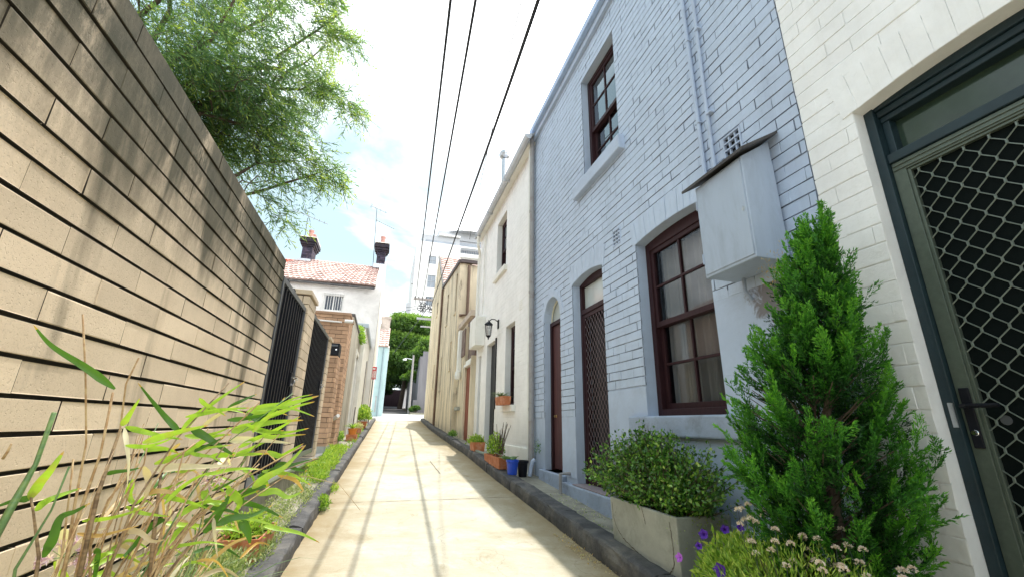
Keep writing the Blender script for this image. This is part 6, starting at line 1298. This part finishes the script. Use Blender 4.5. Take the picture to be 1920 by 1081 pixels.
pot_box(p, 2.03, 2.20, 7.72, 8.28, .337, .15, M_tan_metal)
rosette('pot_plant', 'spiky grassy plant in the terracotta window box', 'plant', (2.10,8.05,.47), 60, .34, .018, L_grass, (.5,.2), .8, .8, .5)
cushion('weed_clump', 'green weeds at the foot of the beige building', 'plant', (1.90,12.6,gz(12.6)+.13), (.10,.45,.14), 500, L_shrub, .05, .02, (.6,.2))
mb = MB(); mb.tube([(1.9,8.0,gz(8)+.15),(1.85,8.3,gz(8)+.17),(1.80,8.9,gz(8.9)+.145)], .03, 8); tag(mb.build('hose', pmat('faded_green_hose', (.22,.27,.22), .2, 5, .6, 20, 0)), 'faded green hose lying beside the square terracotta pot', 'hose')

# --- pots on the left verge
for (nm, x0,x1,y0,y1,h,mat,lab) in (('a',-.80,-.56,11.2,11.75,.14,M_tan_metal,'wide terracotta trough on the left verge, nearest of the verge pots'), ('c',-.74,-.56,13.2,13.5,.16,M_tan_metal,'small terracotta pot on the left verge behind the trough')):
    p = thing('flower_pot', lab, 'flower pot', ((x0+x1)/2,(y0+y1)/2,gz(y0)+.1)); pot_box(p, x0,x1,y0,y1,gz(y0)+.10,h,mat)
p = thing('flower_pot', 'orange yellow pot standing in the wide terracotta trough', 'flower pot', (-.68,11.5,gz(11.5)+.2)); pot_round(p, (-.68,11.48,gz(11.5)+.19), .075,.10,.17, M_terra2)
rosette('pot_plant', 'upright strappy plant in the orange yellow pot', 'plant', (-.68,11.48,gz(11.5)+.34), 40, .34, .03, L_lime, (.4,.2), .7, 1.0, .5)
mb = MB(); mb.tube([(-.70,11.6,gz(11.5)+.2),(-.69,11.6,gz(11.5)+.86)], .012, 6); tag(mb.build('plant_stake', M_barkA), 'thin dark stake in the terracotta trough', 'stake')
cushion('pot_plant', 'reddish pale succulent in the small terracotta pot', 'plant', (-.65,13.3,gz(13.3)+.26), (.13,.2,.14), 300, L_weed, .05, .02, (.7,.2))
p = thing('flower_pot', 'brown pot of a lime green bush on the left verge under the parking sign', 'flower pot', (-.62,15.6,gz(15.6)+.1)); pot_round(p, (-.64,15.5,gz(15.5)+.09), .10,.14,.24, M_tan_metal)
cushion('pot_plant', 'lime green bush on the left verge under the parking sign', 'plant', (-.64,15.5,gz(15.5)+.38), (.26,.45,.46), 1100, L_lime, .07, .04, (.4,.25), stems=20)
cushion('wall_creeper', 'bright green creeper spilling over the weathered doorway wall', 'creeper', (-.92,13.2,2.25), (.16,.75,.42), 1300, L_lime, .07, .035, (.3,.2), upz=-.3)

# near left: terracotta pot by the kerb
p = thing('flower_pot', 'terracotta pot half hidden by weeds beside the left kerb', 'flower pot', (-.78,3.55,gz(3.5)+.1)); pot_box(p, -.90,-.66,3.30,3.80,gz(3.5)+.03,.19,M_tan_metal)

def patch(name, label, xr, yr, dz, n, L, W, mat, v, up=1.2, h=.06):
    n = int(n); X_ = U(xr[0],xr[1],n); Y_ = U(yr[0],yr[1],n)
    # clumpy density
    d = np.sin(X_*23+1.3*np.sin(Y_*7)) + np.sin(Y_*5.1+2*np.sin(X_*9)) + NP.normal(size=n)*.8; k = d > -.9; X_, Y_ = X_[k], Y_[k]; n = len(X_)
    Z_ = np.array([gz(y) for y in Y_]) + dz + NP.random(n)*h*(1+.6*np.sin(Y_*3.1))
    o = leaves(name, np.stack([X_,Y_,Z_],1), NP.normal(size=(n,3))*.7 + [0,0,up], U(L*.5,L*1.3,n), U(W*.6,W*1.2,n), np.clip(NP.normal(v[0],v[1],n),0,1), mat)
    tag(o, label, 'ground cover'); o['kind'] = 'stuff'; return o
patch('groundcover', 'bright lime groundcover on the left verge before the brown brick piers', (-.90,-.60), (5.9,9.5), .09, 7000, .05, .016, L_lime, (.6,.2), .9, .10)
patch('groundcover', 'grey green creeping weeds on the left verge beside the near kerb', (-.93,-.60), (3.3,5.8), .09, 5200, .028, .010, L_weed, (.55,.25), .7, .06)
patch('groundcover', 'pale tangled weeds under the canes at the foot of the block wall', (-.95,-.62), (1.2,3.6), .08, 8000, .045, .010, L_weed, (.45,.25), .8, .16)
patch('weeds', 'thin green weeds along the far left verge', (-.72,-.55), (9.6,17.5), .08, 1500, .05, .015, L_lime, (.4,.2), .9, .05)
patch('dry_weeds', 'dry leaves and tiny weeds in the gap of the right footpath', (1.80,2.2), (3.3,5.2), .055, 420, .022, .009, L_weed, (.75,.3), .6, .02)
patch('dry_leaves', 'dry leaf litter at the foot of the right kerb', (1.50,1.62), (2.9,3.9), .0, 260, .02, .010, L_bam, (.85,.08), .3, .015)
cushion('weed_tuft', 'bright green weed tuft on the road side of the left kerb', 'weed', (-.50,5.05,gz(5)+.02), (.06,.16,.12), 500, L_lime, .03, .014, (.3,.2))
cushion('weed_tuft', 'small pale weed tuft farther along the left kerb face', 'weed', (-.49,6.0,gz(6)+.01), (.05,.25,.06), 260, L_lime, .03, .01, (.5,.2))
cushion('weed_tuft', 'small dark fern in the corner where the grey downpipe meets the doorstep', 'weed', (2.18,6.2,gz(6.2)+.4), (.03,.05,.20), 140, L_shrub, .03, .008, (.4,.2))
cushion('weed_tuft', 'weeds by the base of the tall brown brick pier', 'weed', (-.86,10.6,gz(10.6)+.15), (.06,.2,.2), 300, L_shrub, .05, .02, (.7,.2))

# --- cane clump in the foreground
bc = thing('cane_clump', 'leaning tan canes with long bright green leaves in the foreground by the block wall', 'cane clump', (-.74, 1.3, gz(1.3)+.08))
def ribbon(mb, pts, w, kind, seed):
    rg = random.Random(seed); P = [Vector(p) for p in pts]; out = []
    k = len(P)
    for i in range(k-1):
        p0,p1,p2,p3 = P[max(i-1,0)],P[i],P[i+1],P[min(i+2,k-1)]
        for j in range(7):
            t = j/7; out.append(.5*((2*p1)+(-p0+p2)*t+(2*p0-5*p1+4*p2-p3)*t*t+(-p0+3*p1-3*p2+p3)*t**3))
    out.append(P[-1]); n = len(out); rows = []
    tw = rg.uniform(-.6,.6); view = Vector((0,0,0))
    for i, p in enumerate(out):
        t = i/(n-1); d = (out[min(i+1,n-1)]-out[max(i-1,0)]).normalized()
        s = d.cross(p.normalized()).normalized()           # broad side roughly upright / open
        s = (Matrix.Rotation(tw + .25*math.sin(t*2.5+seed), 3, d) @ s)
        nn = s.cross(d)
        ww = w*.80*min(1, t*4.5+.18)*(1-t)**.72*.62 + .0004
        rows.append((p - s*ww, p + nn*ww*.35, p + s*ww))
    base = {0:.45, 1:.12, 2:.80, 3:.45, 4:.95}[kind] + rg.uniform(-.10,.07)
    vs = [tuple(q) for r in rows for q in r]
    for i in range(n-1):
        t = i/(n-1); v = base
        if kind in (0,1,3) and t > .72: v = base + (.72-base)*min(1,(t-.72)/.2) if kind == 3 or rg.random() < .0 or t > .86 else base
        if kind == 0: v += .05*math.sin(i)
        o = len(mb.v)
        mb.add([tuple(q) for q in rows[i]+rows[i+1]], [(0,1,4,3),(1,2,5,4)], 0, v)
lv = MB()
for i, (pts, w, k) in enumerate(BAMBOO_LEAVES): ribbon(lv, pts, w*.85, k, i+1)
# random lesser leaves inside the clump
rg = random.Random(77)
for i in range(60):
    y = rg.uniform(1.3, 2.5); c = Vector((-.80 + .12*(y-1.3) + rg.uniform(-.08,.14), y, rg.uniform(-.75,-.28) + .12*(y-1.3)))
    d = Vector((rg.uniform(-.1,.5), rg.uniform(.1,1), rg.uniform(-.5,.5))).normalized(); L = rg.uniform(.10,.26)
    ribbon(lv, [c, c+d*L*.5+Vector((0,0,.015)), c+d*L+Vector((0,0,-.04))], rg.uniform(.010,.024), rg.choice([1,1,0,3,2,2,4]), 100+i)
st = {0: MB(), 1: MB(), 2: MB()}
for pts, w, k in BAMBOO_STEMS:
    st[k].tube(pts, [w, w*.9] + [w*.6]*(len(pts)-2), 6)
for i in range(34):
    y0 = rg.uniform(1.15,2.3); b = Vector((rg.uniform(-.86,-.66), y0, gz(y0)+.05)); lean = rg.uniform(.2,.9)
    e = b + Vector((rg.uniform(-.02,.30)*lean, rg.uniform(.15,.95)*lean, rg.uniform(.35,.95)*(1.15-lean*.35)))
    m = b.lerp(e,.5) + Vector((0,rg.uniform(-.04,.02),rg.uniform(.0,.07)))
    r = rg.uniform(.0012,.0028); st[rg.choice([0,0,0,0,2,1])].tube([b,m,e], [r,r*.85,r*.4], 5)
def canemat(name, c1, c2):
    m, nt, b = newmat(name); v = coords(nt, (4,4,22)); nt.links.new(ramp(nt, noise(nt, v, 1.3, 3, .6), [(.38, c1), (.5, c2), (.62, c1)]), b.inputs['Base Color']); b.inputs['Roughness'].default_value = .45; return m
st[0].build('canes', canemat('tan_cane', (.52,.38,.20), (.36,.22,.10)), bc, smooth=True, fix=False)
st[1].build('green_canes', canemat('green_cane', (.16,.26,.08), (.10,.20,.07)), bc, smooth=True, fix=False)
st[2].build('dark_canes', canemat('dark_cane', (.14,.09,.05), (.34,.24,.13)), bc, smooth=True, fix=False)
lv.build('leaves', L_bam, bc, smooth=True, fix=False)

# arching grey green blades and lilac flowers at the base
def blades(name, label, cat, c, n, L, W, mat, v, rx, ry, lean=(0,0), seed=1):
    rg = random.Random(seed); t = thing(name, label, cat, c); mb = MB()
    for i in range(n):
        b = Vector((c[0]+rg.uniform(-rx,rx), c[1]+rg.uniform(-ry,ry), c[2])); l = L*rg.uniform(.5,1.15); th = rg.uniform(0,6.283)
        d = Vector((math.cos(th)*.55+lean[0], math.sin(th)*.55+lean[1], 1)).normalized(); s = d.cross(Vector((rg.uniform(-1,1),rg.uniform(-1,1),.2))).normalized(); w = W*rg.uniform(.6,1.2); val = min(1,max(0,rg.gauss(*v))); pr = None
        for k in range(7):
            f = k/6; p = b + d*l*f + Vector((d.x,d.y,0))*l*.5*f*f - Vector((0,0,l*.42*f*f*f)); ww = w*(1-f)**.6*.5+.0004; cur = (tuple(p-s*ww), tuple(p+s*ww))
            if pr: mb.add([pr[0],pr[1],cur[1],cur[0]], [(0,1,2,3)], 0, val)
            pr = cur
    mb.build('blades', mat, t, fix=False); return t
blades('grass_tuft', 'arching grey green grassy tuft at the foot of the canes', 'grass tuft', (-.76,2.1,gz(2.1)+.1), 800, .52, .006, L_grass, (.45,.22), .10, .42, (.12,.05), 3)
blades('grass_tuft', 'green grassy tuft in the near bottom corner under the lilac flowers', 'grass tuft', (-.76,1.4,gz(1.4)+.12), 300, .50, .006, L_grass, (.35,.22), .10, .22, (.1,.1), 5)
def lilac(c, r, n, label):
    t = thing('lilac_flower', label, 'flower', (c[0],c[1],c[2]), 'lilac flower heads in the canes'); rg = random.Random(int(c[1]*100)); st_ = MB(); fl_ = MB()
    st_.tube([(c[0]-.03,c[1]-.02,c[2]-.45), (c[0]-.01,c[1],c[2]-.2), c], .0022, 5)
    for i in range(n):
        d = Vector((rg.uniform(-1,1),rg.uniform(-1,1),rg.uniform(-.25,.9))).normalized(); e = Vector(c)+d*r; st_.tube([c, tuple(e)], .0009, 4)
        a = d.orthogonal().normalized(); b = d.cross(a)
        for k in range(6):
            q = k*math.pi/3; u = (a*math.cos(q)+b*math.sin(q)); s = u.cross(d); p1 = e+u*.008+d*.006; p2 = e+u*.016+d*.008
            fl_.add([tuple(e), tuple(p1-s*.003), tuple(p2), tuple(p1+s*.003)], [(0,1,2,3)], 0, rg.random())
        fl_.tube([tuple(e-d*.012), tuple(e)], [.0018,.0032], 5, 0, .3)
    st_.build('stem', M_greyrail if False else canes_g, t, fix=False); fl_.build('petals', L_lilac, t, fix=False)
canes_g = canemat('flower_stalk', (.20,.30,.10), (.28,.34,.14))
mb = MB(); mb.box((-.885,3.32,gz(3.5)+.03),(-.675,3.78,gz(3.5)+.195)); o = mb.build('soil', M_soil, None); tag(o, 'dark soil filling the half hidden terracotta pot by the left kerb', 'soil')
cushion('pot_plant', 'pale leafy plant spilling from the half hidden terracotta pot by the left kerb', 'plant', (-.78,3.55,gz(3.5)+.20), (.15,.28,.13), 700, L_lime, .035, .015, (.4,.25))
for c, r, n, lab in (((-.745,1.50,-.34), .040, 12, 'largest lilac flower head low by the near canes'), ((-.715,1.55,-.385), .028, 8, 'small lilac flower head at the bottom edge right of the largest one'), ((-.50,1.674,-.19), .024, 8, 'small pale lilac flower head floating before the block wall among the cane leaves')):
    lilac(c, r, n, lab)

# --- distant trees
def clump_tree(name, label, base, trunk_top, blobs, n_per, L, W, v, group=None, tr_=.25):
    t = thing(name, label, 'tree', base, group); mb = MB(); C, D, V_ = [], [], []
    mb.tube([base, tuple((Vector(base)+Vector(trunk_top))/2 + Vector((.1,0,0))), trunk_top], [tr_, tr_*.8, tr_*.6], 8)
    for (x,y,z,r) in blobs:
        mb.tube([trunk_top, tuple((Vector(trunk_top)+Vector((x,y,z)))/2 + Vector((0,0,-.2))), (x,y,z)], [tr_*.5, tr_*.3, tr_*.1], 6)
        # bumpy surface of smaller tufts
        k = max(8, int(n_per*r*r/60)); cs = sph(k); cs[:,2] = np.where(cs[:,2] < -.3, -cs[:,2], cs[:,2])
        for c in cs:
            rr = r*rnd.uniform(.22,.40); cc = np.array([x,y,z]) + c*r*rnd.uniform(.65,.95)*np.array([1,1,.85])
            q = sph(60)*NP.random((60,1))**.35; C.append(cc + q*rr*np.array([1,1,.7])); D.append(q + NP.normal(size=(60,3))*.5 + [0,0,.3]); V_.append(.25 + .35*q[:,2] + .2*c[2] + NP.normal(size=60)*.12)
    mb.build('trunk', M_barkA, t); C = np.concatenate(C); D = np.concatenate(D); V_ = np.concatenate(V_) + v
    leaves('crown', C, D, U(L*.6,L*1.2,len(C)), U(W*.7,W*1.2,len(C)), V_, L_far, t)
clump_tree('tree', 'large rounded green tree closing the end of the lane', (1.4,44,1.2), (1.6,44,5.0),
    [(1.0,43,8.9,1.7),(-.4,44,7.8,1.6),(2.6,43.5,8.7,1.8),(.4,42.5,7.0,1.5),(3.6,44,7.4,1.7),(1.9,42.5,6.9,1.6),(-1.4,45,6.6,1.6),(-.5,43,5.6,1.4),(1.0,42,5.4,1.5),(2.9,42.4,5.6,1.5),(4.4,45,9.0,1.8),(-2.3,46,8.0,1.8),(.1,43,4.3,1.2),(1.9,43,4.4,1.3)], 2600, .26, .13, .26)
clump_tree('tree', 'dark leafy tree behind the big one on the left of the far road', (-1.6,52,1.6), (-1.4,52,5), [(-1.0,51,5,2.0),(.6,51,4.9,1.6),(-.8,50,3.2,1.4),(.9,54,7.6,2.2),(2.6,53,5.6,2.0),(1.8,55,4.4,1.6),(-1,49,7,1.8)], 1800, .3, .15, -.12)
clump_tree('tree', 'sunlit yellow green tree over the purple grey wall', (3.6,36,.8), (3.4,36,3.6), [(2.5,35.6,5.2,.85),(3.1,36,5.9,1.0),(2.2,36.5,4.4,.7),(3.9,36,5.0,1.2),(2.0,37.4,3.4,.8)], 3600, .17, .09, .25, None, .15)
clump_tree('street_shrub', 'low green shrub at the foot of the street lamp', (2.2,33.7,gz(33.7)), (2.2,33.7,.9), [(1.95,33.6,.85,.26),(2.25,33.6,.92,.30),(2.1,33.9,.9,.3)], 9000, .10, .05, .15, None, .04)

# ================================================================== CAMERA, LIGHT, SKY
pitch, roll, yaw = map(math.radians, (17.533, 1.069, 15.738)); F = 803.03
cy, sy, cp, sp, cr, sr = math.cos(yaw), math.sin(yaw), math.cos(pitch), math.sin(pitch), math.cos(roll), math.sin(roll)
f = Vector((sy*cp, cy*cp, sp)); r = Vector((cy, -sy, 0)); u = r.cross(f)
r2 = r*cr + u*sr; u2 = -r*sr + u*cr
cam = bpy.data.cameras.new('camera'); co = bpy.data.objects.new('camera', cam); col.objects.link(co)
cam.sensor_width = 36; cam.lens = F/1920*36; cam.clip_start = .05; cam.clip_end = 2000
co.matrix_world = Matrix(((r2.x,u2.x,-f.x,0),(r2.y,u2.y,-f.y,0),(r2.z,u2.z,-f.z,0),(0,0,0,1)))
scene.camera = co

sdir = Vector((.132, .368, 1.0)).normalized()
elev = math.asin(sdir.z); az = math.atan2(sdir.x, sdir.y)
sl = bpy.data.lights.new('sun', 'SUN'); so = bpy.data.objects.new('sun', sl); col.objects.link(so)
sl.energy = SUN_E; sl.angle = math.radians(.55); sl.color = (1.0, .955, .87)
so.rotation_euler = sdir.to_track_quat('Z', 'Y').to_euler()

w = bpy.data.worlds.new('World'); scene.world = w; w.use_nodes = True; nt = w.node_tree
bgd = nt.nodes['Background']; bgd.inputs['Strength'].default_value = .15
sky = N(nt, 'ShaderNodeTexSky', sky_type='NISHITA'); sky.sun_disc = False; sky.sun_elevation = elev; sky.sun_rotation = az
sky.air_density = 1.0; sky.dust_density = 1.5; sky.ozone_density = 1.0
tc = N(nt, 'ShaderNodeTexCoord'); sx = N(nt, 'ShaderNodeSeparateXYZ'); nt.links.new(tc.outputs['Generated'], sx.inputs[0])
zz = math_(nt, 'MAXIMUM', math_(nt, 'ADD', sx.outputs['Z'], .25), .08)
cb = N(nt, 'ShaderNodeCombineXYZ')
nt.links.new(math_(nt, 'DIVIDE', sx.outputs['X'], zz), cb.inputs['X']); nt.links.new(math_(nt, 'DIVIDE', sx.outputs['Y'], zz), cb.inputs['Y'])
mp = N(nt, 'ShaderNodeMapping'); mp.inputs['Location'].default_value = CLOUD_OFF; nt.links.new(cb.outputs[0], mp.inputs['Vector'])
n1 = noise(nt, mp.outputs['Vector'], 1.35, 8, .56, .35)
# thicker bright veil towards the sun side (+X), breaks of blue to the left
xs = math_(nt, 'MULTIPLY_ADD', sx.outputs['X'], .42); nt.nodes[-1].inputs[2].default_value = 0
dens = math_(nt, 'ADD', n1, math_(nt, 'MAXIMUM', xs, -.06))
cloud = ramp(nt, dens, [(.40, g(0)), (.60, g(1))])
ccol = ramp(nt, n1, [(.35, (9.6, 10.0, 10.4)), (.75, (15.5, 15.4, 15.2))]) if False else None
cc = mix(nt, (15.5, 16.0, 16.4), (CLOUD_B,)*3, ramp(nt, dens, [(.5, g(0)), (.72, g(1))]))
hz = ramp(nt, sx.outputs['Z'], [(0.0, g(.75)), (.35, g(0))])
skc = mix(nt, sky.outputs['Color'], (1.55, 1.7, 1.6), 1.0, 'MULTIPLY')
base = mix(nt, skc, (5.2, 6.9, 7.6), .92)
base = mix(nt, base, (10.0, 10.6, 10.8), hz)
fin = mix(nt, base, cc, cloud)
nt.links.new(fin, bgd.inputs['Color'])

scene.view_settings.view_transform = 'Standard'; scene.view_settings.look = 'None'; scene.view_settings.exposure = 0; scene.view_settings.gamma = 1
scene.render.engine = 'CYCLES'
scene.cycles.max_bounces = 8; scene.cycles.diffuse_bounces = 4; scene.cycles.transparent_max_bounces = 12
scene.cycles.use_adaptive_sampling = True
try: scene.cycles.use_denoising = True
except Exception: pass
